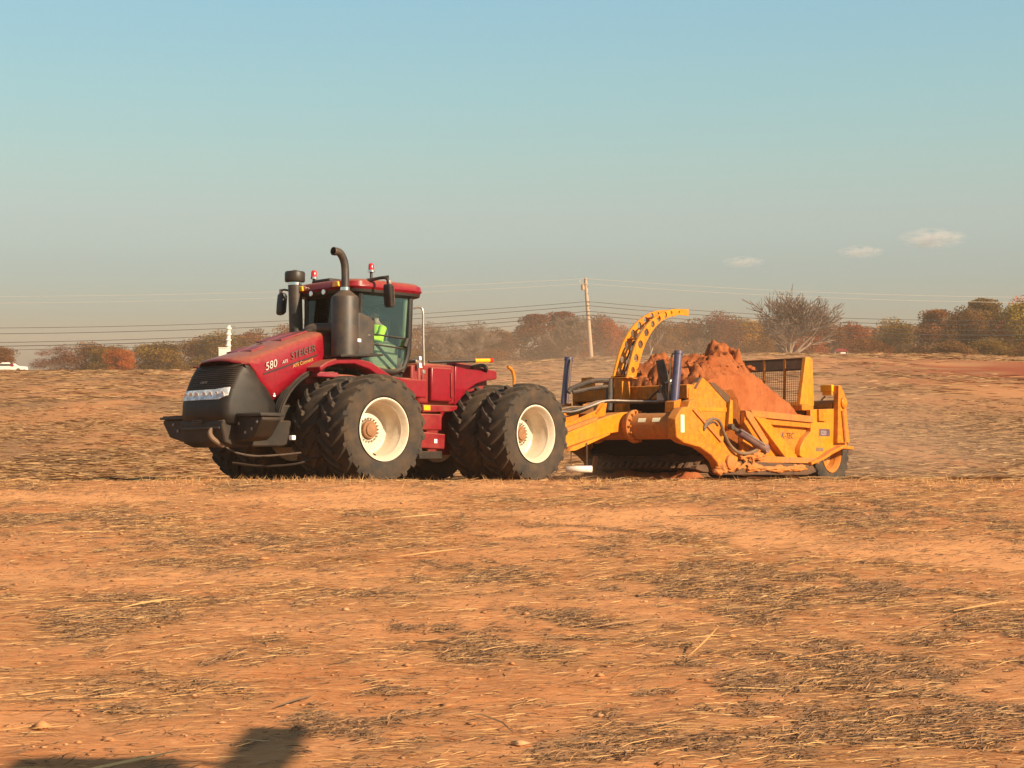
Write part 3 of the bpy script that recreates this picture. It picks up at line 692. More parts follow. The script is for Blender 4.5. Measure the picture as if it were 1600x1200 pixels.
# cab
ZB, ZT = 2.12, 3.74
xfB, xrB, xfT, xrT = -.42, -1.66, -.48, -1.74
def pillar(name, pts, r=.045, m='black'):
    bm = B(); tube(bm, pts, r, 8); return fp(name, bm, M[m])
pillar('cab_pillar', spline([(-.42, .80, 2.2), (-.44, .84, 2.6), (-.48, .84, 3.74)], 4), .05)
pillar('cab_pillar', spline([(-.42, -.80, 2.2), (-.44, -.84, 2.6), (-.48, -.84, 3.74)], 4), .05)
pillar('cab_pillar', spline([(-1.52, .84, 2.20), (-1.66, .86, 2.55), (-1.70, .86, 3.1), (-1.74, .84, 3.74)], 4), .055)
pillar('cab_pillar', spline([(-1.60, -.84, 2.20), (-1.66, -.86, 2.55), (-1.70, -.86, 3.1), (-1.74, -.84, 3.74)], 4), .055)
pillar('door_sill', spline([(-.52, .84, 2.30), (-.95, .85, 2.22), (-1.3, .85, 2.20), (-1.55, .85, 2.28)], 4), .05)
pillar('door_bar', [(-.50, .86, 2.92), (-1.66, .87, 2.86)], .016)
pillar('door_bar', [(-.66, .86, 2.72), (-1.62, .87, 2.66)], .016)
pillar('door_brace', [(-.9, .80, 2.72), (-1.45, .80, 2.28)], .03)
bm = B(); tube(bm, [(-1.56, .89, 2.70), (-1.62, .90, 2.86)], .06, 8); fp('door_latch', bm, M['black'])
def pane(name, pts, n):
    bm = B(); a = [bm.verts.new(p) for p in pts]; nn = Vector(n)*.008; b = [bm.verts.new(Vector(p)+nn) for p in pts]
    bm.faces.new(a); bm.faces.new(b[::-1])
    for i in range(len(a)): bm.faces.new((a[i], b[i], b[(i+1) % len(a)], a[(i+1) % len(a)]))
    return fp(name, bm, M['glass'], 0, 0)
pane('side_window', [(-.50, .845, 2.33), (-1.50, .845, 2.27), (-1.63, .845, 2.55), (-1.70, .845, 3.70), (-.50, .845, 3.70)], (0, 1, 0))
pane('side_window', [(-.50, -.845, 2.33), (-1.50, -.845, 2.27), (-1.63, -.845, 2.55), (-1.70, -.845, 3.70), (-.50, -.845, 3.70)], (0, -1, 0))
pane('windshield', [(-.42, -.80, 2.35), (-.42, .80, 2.35), (-.47, .80, 3.72), (-.47, -.80, 3.72)], (1, 0, 0))
pane('rear_window', [(-1.68, -.80, 2.5), (-1.68, .80, 2.5), (-1.74, .80, 3.72), (-1.74, -.80, 3.72)], (-1, 0, 0))
# roof: rounded red slab over a black band
def slab(bm, lv, nseg=40):
    rings = []
    for z, hx, hy, cx, ex in lv:
        ring = []
        for k in range(nseg):
            t = 2*math.pi*k/nseg; c, s = math.cos(t), math.sin(t)
            ring.append((cx+hx*math.copysign(abs(c)**ex, c), hy*math.copysign(abs(s)**ex, s), z))
        rings.append(ring)
    return loft(bm, rings, closed=True, cap=True)
bm = B(); slab(bm, [(3.755, .94, .985, -1.12, .36), (3.80, .985, 1.02, -1.12, .36), (3.90, .96, 1.0, -1.12, .36), (3.945, .90, .95, -1.12, .38), (3.985, .62, .68, -1.14, .45), (3.995, .3, .3, -1.14, .5)]); roof = fp('cab_roof', bm, M['red'], 0, 40)
bm = B(); slab(bm, [(3.66, .80, .90, -1.13, .36), (3.70, .93, .985, -1.13, .36), (3.754, .95, .99, -1.13, .36)]); fp('roof_band', bm, M['black'], 0, 40)
bm = B(); box(bm, -.62, -.28, -.45, .12, 3.93, 4.02); fp('roof_hatch', bm, M['black'], .03)
for yy in (-.62, .52):
    bm = B(); prism(bm, [(yy-.10, 3.80), (yy+.10, 3.80), (yy+.08, 3.90), (yy-.08, 3.90)], -.155, -.115, 'x'); obj('marker_light', bm, M['amber'], roof, bevel=.01)
for yy in (-.8, -.3, .1, .8):
    bm = B(); lathe(bm, [(0, .05), (.02, .06), (.03, .05)], 12, (-.18, yy, 3.735), 'x'); obj('work_light', bm, M['chrome'], roof)
# interior
bm = B(); prism(bm, [(-1.54, 2.45), (-1.12, 2.45), (-1.08, 2.60), (-1.46, 2.64), (-1.58, 3.30), (-1.66, 3.30)], -.18, .36); fp('seat', bm, M['black'], .05)
bm = B(); box(bm, -1.6, -.45, -.78, .78, 2.10, 2.18); fp('cab_floor', bm, M['black'], .01)
bm = B(); prism(bm, [(-1.60, 2.18), (-1.02, 2.18), (-.86, 2.42), (-1.0, 2.74), (-1.35, 2.82), (-1.62, 2.72)], .36, .66); fp('side_console', bm, M['olive'], .06)
bm = B(); prism(bm, [(-1.60, 2.18), (-1.1, 2.18), (-1.0, 2.62), (-1.2, 2.72), (-1.62, 2.70)], -.66, -.36); fp('armrest_console', bm, M['black'], .05)
bm = B(); tube(bm, [(-.55, 0, 2.2), (-.78, 0, 2.88)], .05, 8); sc_ = fp('steering_column', bm, M['black'])
bm = B(); R_ = Matrix.Rotation(-.9, 3, 'Y'); pts = [Vector((-.80, 0, 2.92)) + R_ @ Vector((.0+.19*math.cos(t), .19*math.sin(t), 0)) for t in np.linspace(0, 2*math.pi, 25)]; tube(bm, pts, .017, 6, False); obj('steering_wheel', bm, M['black'], sc_)
for yy in (-.72, -.58): pillar('inner_trim', [(-.52, yy, 2.3), (-.54, yy, 3.66)], .055, 'olive')
pillar('inner_trim', [(-1.63, .76, 2.4), (-1.68, .78, 3.68)], .05, 'olive')
bm = B(); box(bm, -1.6, -.52, -.76, .76, 3.60, 3.66); fp('headliner', bm, M['black'], .01)
bm = B(); box(bm, -.66, -.62, .40, .66, 2.82, 3.02); fp('monitor', bm, plain('monitor_screen', (.02, .12, .16), .2), .01)
# exhaust
bm = B(); lathe(bm, [(2.40, .235), (2.44, .262), (3.52, .262), (3.56, .25), (3.68, .10)], 32, (-.02, .95, 0), 'z'); mf = fp('muffler', bm, M['muffler'], 0, 30)
bm = B(); tube(bm, [(-.02, .95, 3.66), (-.02, .95, 3.74)], .092, 16); obj('clamp', bm, M['chrome'], mf)
bm = B(); pp = spline([(-.02, .95, 3.66), (-.02, .95, 4.05), (0.02, .955, 4.25), (.13, .965, 4.385), (.29, .975, 4.40)], 6); tube(bm, pp, [.075]*(len(pp)-3)+[.08]*3, 16, cap=False)
ex = fp('exhaust_pipe', bm, M['muffler'], 0, 40); ex.modifiers.new('wall', 'SOLIDIFY').thickness = .008
bm = B(); tube(bm, spline([(-.02, .70, 2.98), (.12, .50, 2.98), (.28, .36, 2.97), (.36, .28, 2.90), (.38, .24, 2.78)], 6), .105, 16); ep = fp('exhaust_elbow', bm, M['muffler'])
bm = B(); tube(bm, [(.02, .655, 2.98), (-.02, .70, 2.98)], .118, 16); obj('clamp', bm, M['chrome'], ep)
bm = B(); prism(bm, [(-.30, 2.44), (-.72, 2.50), (-.72, 3.20), (-.30, 3.30)], .78, .99); bx = fp('treatment_box', bm, M['muffler'], .03)
bm = B(); box(bm, -.60, -.55, .99, .996, 2.86, 2.875); box(bm, -.64, -.56, .99, .996, 2.47, 2.50); obj('latch', bm, M['steel'], bx, smooth=0)
bm = B(); box(bm, -.22, -.14, 1.185, 1.19, 2.70, 2.76); obj('sticker', bm, M['white'], mf, smooth=0)
bm = B(); prism(bm, [(.28, 2.395), (.28, 2.435), (-.74, 2.50), (-.74, 2.46)], .70, 1.22); fp('muffler_shelf', bm, M['black'], .005)
# air intake
bm = B(); tube(bm, [(-.16, -.74, 2.4), (-.10, -.75, 3.98)], .135, 20); ip = fp('intake_pipe', bm, M['muffler'])
bm = B(); lathe(bm, [(3.98, .10), (4.0, .19), (4.02, .20), (4.17, .20), (4.20, .185), (4.21, .12), (4.235, .03)], 28, (-.10, -.75, 0), 'z'); obj('precleaner', bm, M['black'], ip, smooth=30)
bm = B(); tube(bm, [(-.101, -.75, 3.93), (-.10, -.75, 3.985)], .142, 20); obj('clamp', bm, M['chrome'], ip)
pillar('vertical_pipe', [(-.34, -.66, 2.6), (-.32, -.66, 3.66)], .045, 'muffler')
# mirrors
for s, px in ((-1, -.25), (1, -.72)):
    mz = 3.62 if s < 0 else 3.60; my = s*1.40
    bm = B(); slab(bm, [(-.22, .045, .075, 0, .5), (-.19, .06, .10, 0, .5), (.0, .065, .105, 0, .5), (.19, .06, .10, 0, .5), (.22, .045, .075, 0, .5)], 20)
    mo = obj('mirror', bm, M['black'], tractor, Matrix.Translation((px, my, mz)) @ Matrix.Rotation(s*.16+.0, 4, 'Y') @ Matrix.Rotation(s*-.1, 4, 'X'))
    bm = B(); tube(bm, spline([(px-.10 if s < 0 else -.55, s*.92, 3.90 if s > 0 else 3.80), (px+.02, s*1.18, mz+.36 if s > 0 else mz+.26), (px+.01, my-s*.03, mz+.32 if s > 0 else mz+.27), (px, my, mz+.15)], 5), .022 if s < 0 else .032, 8); fp('mirror_arm', bm, M['black'])
    bm = B(); box(bm, px-.03, px+.03, my-.045, my+.045, mz+.22, mz+.30); fp('mirror_bracket', bm, M['steel'], .01)
    bm = B(); box(bm, -.070, -.063, -.085, .085, -.18, .18); obj('mirror_glass', bm, M['chrome'], mo)
# beacons
for bx_, by_, h in ((-.50, -.66, .10), (-1.02, .50, .18)):
    bm = B(); tube(bm, [(bx_, by_, 3.94), (bx_, by_, 3.98+h)], .028, 8); bs = fp('beacon_stem', bm, M['black'])
    bm = B(); lathe(bm, [(3.98+h, .075), (4.02+h, .075), (4.03+h, .06)], 16, (bx_, by_, 0), 'z'); obj('beacon_base', bm, M['chrome'], bs)
    bm = B(); lathe(bm, [(4.03+h, .058), (4.12+h, .056), (4.15+h, .04), (4.16+h, .01)], 16, (bx_, by_, 0), 'z'); obj('beacon', bm, M['redlens'], bs)
bm = B(); tube(bm, [(-.75, .45, 3.96), (-1.0, 1.05, 4.02)], .03, 8); fp('antenna_arm', bm, M['black'])
# handrail behind the cab
bm = B(); tube(bm, spline([(-1.80, .86, 3.48), (-1.90, .93, 3.50), (-1.95, .98, 3.42), (-1.96, .98, 3.0), (-1.98, .98, 2.35)], 5), .022, 8); fp('handrail', bm, M['steel'])
bm = B(); box(bm, -1.98, -1.90, .86, .94, 2.45, 2.53); box(bm, -1.98, -1.90, .86, .94, 2.30, 2.40); fp('rear_marker', bm, M['white'], .01)

# rear body
bm = B(); box(bm, .84, 1.90, -.70, .70, 1.62, 2.44); tank = rp('fuel_tank', bm, M['red_dirty'], .05)
bm = B(); box(bm, 1.02, 1.62, .70, .80, 1.68, 2.36); obj('tank_panel', bm, M['red'], tank, bevel=.03)
bm = B(); box(bm, 1.03, 1.09, .80, .83, 1.76, 2.26); box(bm, 1.74, 1.80, .70, .73, 1.76, 2.20); obj('tank_rib', bm, M['red_dirty'], tank, bevel=.012)
bm = B(); lathe(bm, [(2.44, .07), (2.50, .07), (2.52, .04)], 12, (1.72, .45, 0), 'z'); obj('filler_cap', bm, M['chrome'], tank)
bm = B(); box(bm, 1.70, 1.86, .3, .6, 2.44, 2.50); box(bm, 1.70, 1.78, .70, .715, 2.22, 2.30); obj('tank_fitting', bm, M['steel'], tank, bevel=.01)
bm = B(); box(bm, 1.92, 2.10, -.5, .72, 1.85, 2.38); rp('hitch_plate', bm, M['red_dirty'], .03)
fen = [(.84, 2.50), (.5, 2.485), (.1, 2.43), (-.42, 2.38), (-.42, 2.20), (-.15, 2.17), (.2, 2.08), (.5, 1.92), (.72, 1.70), (.84, 1.60)]
for s in (1, -1):
    bm = B(); prism(bm, fen, min(s*.44, s*.70), max(s*.44, s*.70)); rp('rear_fender', bm, M['red'], .025)
bm = B(); box(bm, -.4, .84, -.44, .44, 1.62, 2.40); rp('rear_deck', bm, M['red_dirty'], .03)
bm = B(); prism(bm, [(.92, 1.60), (1.92, 1.60), (1.92, 1.44), (1.1, 1.48), (.95, 1.52)], .3, .86); rp('side_ledge', bm, M['red_dirty'], .015)
bm = B(); box(bm, 1.72, 1.90, .86, .875, 1.485, 1.585); rp('reflector', bm, M['amber'], .004)
bm = B(); box(bm, 1.34, 1.95, .30, .82, 1.10, 1.42); rp('battery_box', bm, M['red_dirty'], .02)
bm = B(); prism(bm, [(1.30, .72), (1.97, .74), (1.97, 1.06), (1.28, 1.02)], .30, .86); lowbox = rp('tool_box', bm, M['red_dirty'], .02)
bm = B(); box(bm, 1.52, 1.60, .86, .866, .84, .92); obj('sticker', bm, M['white'], lowbox, smooth=0)
bm = B(); box(bm, 1.3, 1.95, .3, .8, .52, .68); box(bm, 1.6, 2.2, .2, .5, .40, .52); rp('frame_step', bm, M['black_dirty'], .02)
bm = B(); tube(bm, [(1.95, .6, .62), (2.45, .55, .58)], .03, 6); tube(bm, [(2.0, .55, .5), (2.5, .45, .5)], .045, 8); rp('hydraulic_line', bm, M['red_dark'])
bm = B(); tube(bm, [(1.5, .60, 2.47), (.50, .95, 2.535)], .034, 8); lb2 = rp('light_arm', bm, M['black'])
bm = B(); tube(bm, [(.52, .945, 2.533), (.14, 1.0, 2.555)], .042, 10); obj('amber_light', bm, M['amber'], lb2)
bm = B(); tube(bm, [(.14, 1.0, 2.555), (.06, 1.01, 2.56)], .048, 10); obj('light_cap', bm, M['redlens'], lb2)
bm = B(); tube(bm, spline([(.35, .72, 2.42), (.15, .8, 2.46), (0, .78, 2.42), (-.08, .7, 2.36)]), .04, 8); rp('hydraulic_hose', bm, M['hose'])

# ------------------------------------------------------------------ driver (sits inside the cab)
def build_driver():
    root = empty('person', TF @ Matrix.Translation((-1.46, .10, 2.62)), 'tractor driver in a yellow high visibility vest seated in the cab', 'person')
    V = [(0, 0, .06), (-.02, 0, .30), (-.04, 0, .50), (-.02, 0, .60), (.02, 0, .72), (.03, 0, .82),
         (.0, .10, .06), (.42, .14, .12), (.45, .14, -.30), (.58, .14, -.34),
         (.0, -.10, .06), (.42, -.14, .12), (.45, -.14, -.30), (.58, -.14, -.34),
         (-.03, .19, .48), (.10, .25, .24), (.36, .17, .28), (.43, .16, .30),
         (-.03, -.19, .48), (.10, -.25, .24), (.36, -.17, .28), (.43, -.16, .30)]
    E = [(0, 1), (1, 2), (2, 3), (3, 4), (4, 5), (0, 6), (6, 7), (7, 8), (8, 9), (0, 10), (10, 11), (11, 12), (12, 13), (2, 14), (14, 15), (15, 16), (16, 17), (2, 18), (18, 19), (19, 20), (20, 21)]
    R = [.15, .15, .14, .06, .09, .08, .10, .075, .05, .045, .10, .075, .05, .045, .07, .05, .036, .04, .07, .05, .036, .04]
    me = bpy.data.meshes.new('body'); me.from_pydata(V, E, []); o = bpy.data.objects.new('body', me); COL.objects.link(o); o.parent = root
    o.modifiers.new('skin', 'SKIN'); 
    if not me.skin_vertices: me.skin_vertices.new() if hasattr(me.skin_vertices, 'new') else None
    if me.skin_vertices:
        for i, r in enumerate(R): me.skin_vertices[0].data[i].radius = (r, r)
        me.skin_vertices[0].data[0].use_root = True
    s = o.modifiers.new('sub', 'SUBSURF'); s.levels = s.render_levels = 2
    me.materials.append(M['skin'])
    bm = B(); slab(bm, [(.02, .17, .20, -.02, .8), (.25, .175, .205, -.03, .8), (.45, .165, .22, -.04, .8), (.54, .12, .17, -.04, .8), (.57, .07, .09, -.02, .9)], 24); obj('vest', bm, M['hivis'], root)
    for sg in (1, -1):
        bm = B(); tube(bm, [(-.03, sg*.19, .49), (.10, sg*.25, .25), (.28, sg*.20, .27)], [.085, .07, .05], 12); obj('sleeve', bm, M['hivis'], root)
        bm = B(); tube(bm, [(.0, sg*.10, .05), (.42, sg*.14, .12), (.46, sg*.14, .05), (.46, sg*.14, -.28)], [.115, .09, .085, .065], 12); obj('trouser_leg', bm, M['denim'], root)
        bm = B()
        for k in range(4): tube(bm, spline([(.42, sg*(.13+.02*k), .30), (.47, sg*(.13+.02*k), .315), (.49, sg*(.13+.02*k), .285), (.47, sg*(.13+.02*k), .27)], 3), .010, 6)
        tube(bm, [(.41, sg*.13, .31), (.45, sg*.105, .33), (.47, sg*.10, .32)], .011, 6); obj('fingers', bm, M['skin'], root)
    bm = B(); slab(bm, [(.80, .11, .09, .035, .9), (.86, .105, .088, .02, .9), (.90, .07, .06, .015, .95), (.91, .03, .03, .015, 1)], 20); box(bm, .11, .21, -.06, .06, .805, .815); obj('cap', bm, M['denim'], root)
    bm = B(); lathe(bm, [(.0, .012), (.02, .016), (.035, .004)], 8, (.098, 0, .745), 'x'); box(bm, .10, .106, -.025, .025, .70, .706); obj('face', bm, M['skin'], root)
    bm = B(); box(bm, .095, .108, .022, .042, .775, .785); box(bm, .095, .108, -.042, -.022, .775, .785); obj('eyes', bm, M['black'], root)
build_driver()
# ------------------------------------------------------------------ scraper (local: x forward, y to its left, z up)
SF = frame4(50.0, -.065, (2.6, 36.6, -.559))
scraper = empty('scraper', SF, 'yellow pull type earthmoving scraper hitched behind the red tractor', 'scraper')
def sp(name, bm, m='yellow', bevel=.012, smooth=35, parent=None, label=None): return obj(name, bm, M[m], parent or scraper, None, smooth, bevel, label)
# gooseneck: arched box beam from hitch to cross tube
gt = [(3.95, .78), (3.4, .90), (2.9, 1.02), (2.44, 1.14), (1.9, 1.29), (1.4, 1.43), (.9, 1.55), (.45, 1.63), (.05, 1.66)]
gb = [(3.95, .42), (3.4, .52), (2.9, .66), (2.5, .79), (2.0, .91), (1.48, 1.02), (.9, 1.13), (.4, 1.19), (.05, 1.22)]
gw = [.16, .20, .28, .34, .36, .37, .37, .37, .37]
rings = [[(t[0], w, t[1]), (b[0], w, b[1]), (b[0], -w, b[1]), (t[0], -w, t[1])] for t, b, w in zip(gt, gb, gw)]
bm = B(); loft(bm, rings, closed=True, cap=True); neck = sp('gooseneck', bm, 'yellow_clean', .02)
bm = B(); prism(bm, [(2.55, .70), (2.45, .79), (1.0, 1.145), (1.0, 1.10), (2.3, .72)], .30, .42); sp('lower_flange', bm, 'yellow_clean', .006)
bm = B(); box(bm, 3.8, 4.1, -.12, .12, .44, .74); lathe(bm, [(.36, .09), (.82, .09)], 12, (4.0, 0, 0), 'z'); sp('hitch_pin', bm, 'mudsteel')
for yy in (-.20, .26):
    bm = B(); prism(bm, [(2.65, 1.13), (1.6, 1.40), (1.0, 1.55), (.92, 1.84), (1.20, 1.82), (1.34, 1.66), (2.65, 1.26)], yy-.02, yy+.02); sp('gusset', bm, 'yellow', .006)
bm = B(); prism(bm, [(1.42, 1.58), (1.05, 1.86), (1.0, 1.82), (1.36, 1.54)], -.22, .28); sp('hose_ramp', bm, 'yellow_dirty', .006)
bm = B(); prism(bm, [(2.70, 1.10), (1.45, 1.42), (1.45, 1.50), (2.70, 1.20)], .30, .40); sp('neck_rail', bm, 'yellow_dirty', .008)
# cross tube with bolted flange and tape
bm = B(); lathe(bm, [(-1.78, .31), (1.78, .31)], 32, (.22, 0, 1.30)); xt = sp('cross_tube', bm, 'yellow_dirty', 0)
for s in (1, -1):
    bm = B(); lathe(bm, [(s*.48, .37), (s*.54, .395), (s*.60, .395), (s*.64, .35)], 32, (.22, 0, 1.30)); fl = sp('flange', bm, 'yellow_dirty', .006)
    for k in range(14):
        a = 2*math.pi*k/14; bm = B(); tube(bm, [(.22+.36*math.cos(a), s*.60, 1.30+.36*math.sin(a)), (.22+.345*math.cos(a), s*.70, 1.30+.345*math.sin(a))], .026, 6); obj('bolt', bm, M['yellow'], fl)
    for y0 in (.86, 1.26):
        bm = B(); r0 = []
        for a in np.linspace(.28, .62, 5): r0.append([(.22+.314*math.cos(a), s*y0, 1.30+.314*math.sin(a)), (.22+.314*math.cos(a), s*(y0+.22), 1.30+.314*math.sin(a))])
        loft(bm, r0); obj('reflective_tape', bm, M['paleyellow'], xt, smooth=0)
# draft arms
arm = [(.58, 1.02), (.62, 1.45), (.45, 1.62), (.30, 1.72), (.10, 1.72), (.02, 1.88), (-.26, 1.92), (-.36, 1.72), (-.75, 1.36), (-1.25, 1.02), (-1.72, .78), (-2.05, .58), (-2.0, .34), (-1.62, .22), (-1.28, .22), (-1.12, .46), (-.85, .63), (-.40, .80), (.28, .90)]
for s in (1, -1):
    bm = B(); prism(bm, arm, min(s*1.74, s*1.99), max(s*1.74, s*1.99)); da = sp('draft_arm', bm, 'yellow', .025)
    bm = B(); prism(bm, [(-.05, 1.66), (-.12, 1.70), (-1.30, .98), (-1.24, .93)], min(s*1.99, s*2.03), max(s*1.99, s*2.03)); obj('arm_rib', bm, M['yellow_dirty'], da, bevel=.006)
    bm = B(); lathe(bm, [(s*1.70, .17), (s*2.06, .17), (s*2.08, .14)], 20, (-1.62, 0, .46)); obj('pivot', bm, M['yellow_dirty'], da)
    bm = B(); box(bm, .28, .42, min(s*1.992, s*1.998), max(s*1.992, s*1.998), 1.14, 1.54); obj('reflective_tape', bm, M['paleyellow'], da, smooth=0)
    bm = B(); prism(bm, [(-.28, 1.22), (-.36, 1.30), (-.62, 1.13), (-.54, 1.06)], min(s*1.992, s*1.996), max(s*1.992, s*1.996)); obj('warning_decal', bm, M['yellow_clean'], da, smooth=0)
    # lift cylinders
    bm = B(); tube(bm, [(.12, s*1.62, 1.85), (-.06, s*1.62, 3.0)], .098, 16); lc = sp('lift_cylinder', bm, 'blue', 0)
    bm = B(); tube(bm, [(-.055, s*1.62, 2.97), (-.065, s*1.62, 3.04)], .112, 16); obj('cylinder_cap', bm, M['blue'], lc)
    bm = B(); tube(bm, [(.13, s*1.62, 1.55), (.10, s*1.62, 1.9)], .05, 10); obj('piston_rod', bm, M['chrome'], lc)
    bm = B(); tube(bm, spline([(.18, s*1.50, 1.85), (.13, s*1.49, 2.3), (.03, s*1.49, 2.92), (-.02, s*1.56, 2.98)], 5), .022, 6); obj('cylinder_hose', bm, M['hose_tan'], lc)
    bm = B(); prism(bm, [(.32, 1.6), (.30, 1.86), (.02, 1.92), (-.08, 1.6)], min(s*1.48, s*1.74), max(s*1.48, s*1.74)); sp('cylinder_bracket', bm, 'yellow', .012)
# front beam and the apron under it
bm = B(); box(bm, -.62, -.30, -1.70, 1.70, 1.95, 2.28); sp('front_beam', bm, 'yellow', .02)
bm = B(); prism(bm, [(-.55, 2.2), (-.30, 2.25), (-.35, 2.55), (-.5, 2.55)], -1.45, -1.15); sp('beam_bracket', bm, 'yellow', .012)
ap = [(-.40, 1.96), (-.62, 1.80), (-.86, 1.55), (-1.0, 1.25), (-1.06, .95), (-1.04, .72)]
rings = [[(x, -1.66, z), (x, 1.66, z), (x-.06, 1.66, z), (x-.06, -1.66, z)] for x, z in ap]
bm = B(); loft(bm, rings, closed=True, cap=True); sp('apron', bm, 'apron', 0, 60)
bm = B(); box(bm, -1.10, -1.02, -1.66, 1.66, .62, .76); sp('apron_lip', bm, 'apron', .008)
# cutting edge and teeth
bm = B(); prism(bm, [(-.62, .30), (-.66, .38), (-1.45, .44), (-1.45, .20), (-.9, .24)], -1.72, 1.72); ce = sp('cutting_edge', bm, 'mudsteel', .008)
tb = B(); prism(tb, [(.14, -.03), (0, .10), (-.16, .10), (-.16, -.02)], -.045, .045); tm = None
for k in range(14):
    t = obj('tooth', tb, M['mudsteel'], scraper, Matrix.Translation((-.58, -.95+k*.19, .36)), 35, .006) if k == 0 else None
    if k == 0: t0 = t
    else: dup(t0, scraper, Matrix.Translation((-.58+rnd.uniform(-.01, .01), -.95+k*.19, .36+rnd.uniform(-.012, .012))))
bm = B(); prism(bm, [(-.5, .16), (-.62, .62), (-.74, .62), (-.62, .16)], -1.30, -1.22); sp('router_bit', bm, 'yellow_dirty', .01)
# mast with the perforated hose guide
bm = B(); box(bm, -.22, .10, -.12, .12, 1.6, 2.46); box(bm, -.34, .12, -.26, .26, 2.455, 2.485); sp('mast', bm, 'yellow', .012)
bm = B(); tube(bm, [(.14, -.24, 1.7), (.10, -.24, 2.46)], .09, 12); sp('mast_pipe', bm, 'hose', 0)
CL = [(0.06, 2.48), (-0.07, 2.8), (-0.31, 3.29), (-0.72, 3.74), (-1.1, 3.99), (-1.48, 4.16), (-1.96, 4.27), (-2.62, 4.32)]
CR = [(-0.32, 2.48), (-0.50, 2.92), (-0.75, 3.36), (-1.07, 3.70), (-1.42, 3.93), (-1.80, 4.07), (-2.12, 4.135), (-2.62, 4.16)]
SL_, SR_ = spline([(a, 0, b) for a, b in CL], 12), spline([(a, 0, b) for a, b in CR], 12)
SL_, SR_ = np.array([tuple(v) for v in SL_]), np.array([tuple(v) for v in SR_])
def at_u(P, u):
    f = min(max(u, 0), 1)*(len(P)-1); i = min(int(f), len(P)-2); return P[i]+(P[i+1]-P[i])*(f-i)
NH = 9
def guide_plate(y):
    bm = B(); K = 24
    us = [.0]+[.02+.93*k/NH for k in range(NH+1)]+[1.0]
    Pt = lambda u, v: at_u(SL_, u)*(1-v)+at_u(SR_, u)*v
    for i in range(len(us)-1):
        u0, u1 = us[i], us[i+1]
        hole = 1 <= i <= NH
        if not hole:
            for yy in (y-.02, y+.02):
                q = [Pt(u0, 0), Pt(u0, 1), Pt(u1, 1), Pt(u1, 0)]; bm.faces.new([bm.verts.new((p[0], yy, p[2])) for p in q])
            continue
        c = Pt((u0+u1)/2, .5); Lu = np.linalg.norm(Pt(u1, .5)-Pt(u0, .5)); Lv = np.linalg.norm(Pt((u0+u1)/2, 1)-Pt((u0+u1)/2, 0)); r = .26*min(Lu, Lv) if i < NH-1 else .17*min(Lu, Lv)
        sq = []
        for k in range(K):
            a = 2*math.pi*k/K; cx, sx = math.cos(a), math.sin(a); mm = max(abs(cx), abs(sx)); sq.append((.5+.5*cx/mm, .5+.5*sx/mm, cx, sx))
        eu = (Pt(u1, .5)-Pt(u0, .5))/Lu; ev = (Pt((u0+u1)/2, 1)-Pt((u0+u1)/2, 0)); ev = ev-eu*np.dot(ev, eu); ev /= np.linalg.norm(ev)
        ring = {}
        for yy in (y-.02, y+.02):
            O_ = [bm.verts.new((Pt(u0+(u1-u0)*a, b)[0], yy, Pt(u0+(u1-u0)*a, b)[2])) for a, b, _, _ in sq]
            I_ = []
            for _, _, a, b in sq:
                p = c+eu*r*a+ev*r*b; I_.append(bm.verts.new((p[0], yy, p[2])))
            for k in range(K): bm.faces.new((O_[k], O_[(k+1) % K], I_[(k+1) % K], I_[k]))
            ring[yy] = I_
        a, b = ring.values()
        for k in range(K): bm.faces.new((a[k], a[(k+1) % K], b[(k+1) % K], b[k]))
    for P in (SL_, SR_):
        for i in range(len(P)-1): bm.faces.new([bm.verts.new((p[0], yy, p[2])) for p, yy in ((P[i], y-.02), (P[i], y+.02), (P[i+1], y+.02), (P[i+1], y-.02))])
    bm.faces.new([bm.verts.new((p[0], yy, p[2])) for p, yy in ((SL_[-1], y-.02), (SL_[-1], y+.02), (SR_[-1], y+.02), (SR_[-1], y-.02))])
    bmesh.ops.remove_doubles(bm, verts=bm.verts, dist=.0008); return bm
for yy in (.20, -.20): sp('hose_guide', guide_plate(yy), 'yellow_clean', 0, 30)
for u in (.02, .33, .62, .97):
    a, b = at_u(SL_, u), at_u(SR_, u); bm = B(); m0 = a*.75+b*.25; m1 = a*.25+b*.75
    box(bm, min(m0[0], m1[0])-.01, max(m0[0], m1[0])+.01, -.178, .178, (m0[2]+m1[2])/2-.012, (m0[2]+m1[2])/2+.012); sp('guide_spacer', bm, 'yellow', .004)
bm = B(); a = at_u(SL_, .36); 
for k in range(2): tube(bm, spline([(-.05-k*.05, -.03+.06*k, 2.5), (-.33-k*.03, -.03+.06*k, 3.0), (-.60, -.03+.06*k, 3.4)], 5), .022, 6)
sp('guide_hose', bm, 'hose', 0)
bm = B(); tube(bm, spline([(.15, -.25, 2.42), (.45, -.5, 2.40), (.85, -.8, 2.22), (.95, -.85, 2.12)], 5), .06, 8); tube(bm, spline([(.15, -.25, 2.28), (.5, -.5, 2.22), (.9, -.75, 2.12)], 5), .05, 8); sp('bent_hose', bm, 'hose', 0)
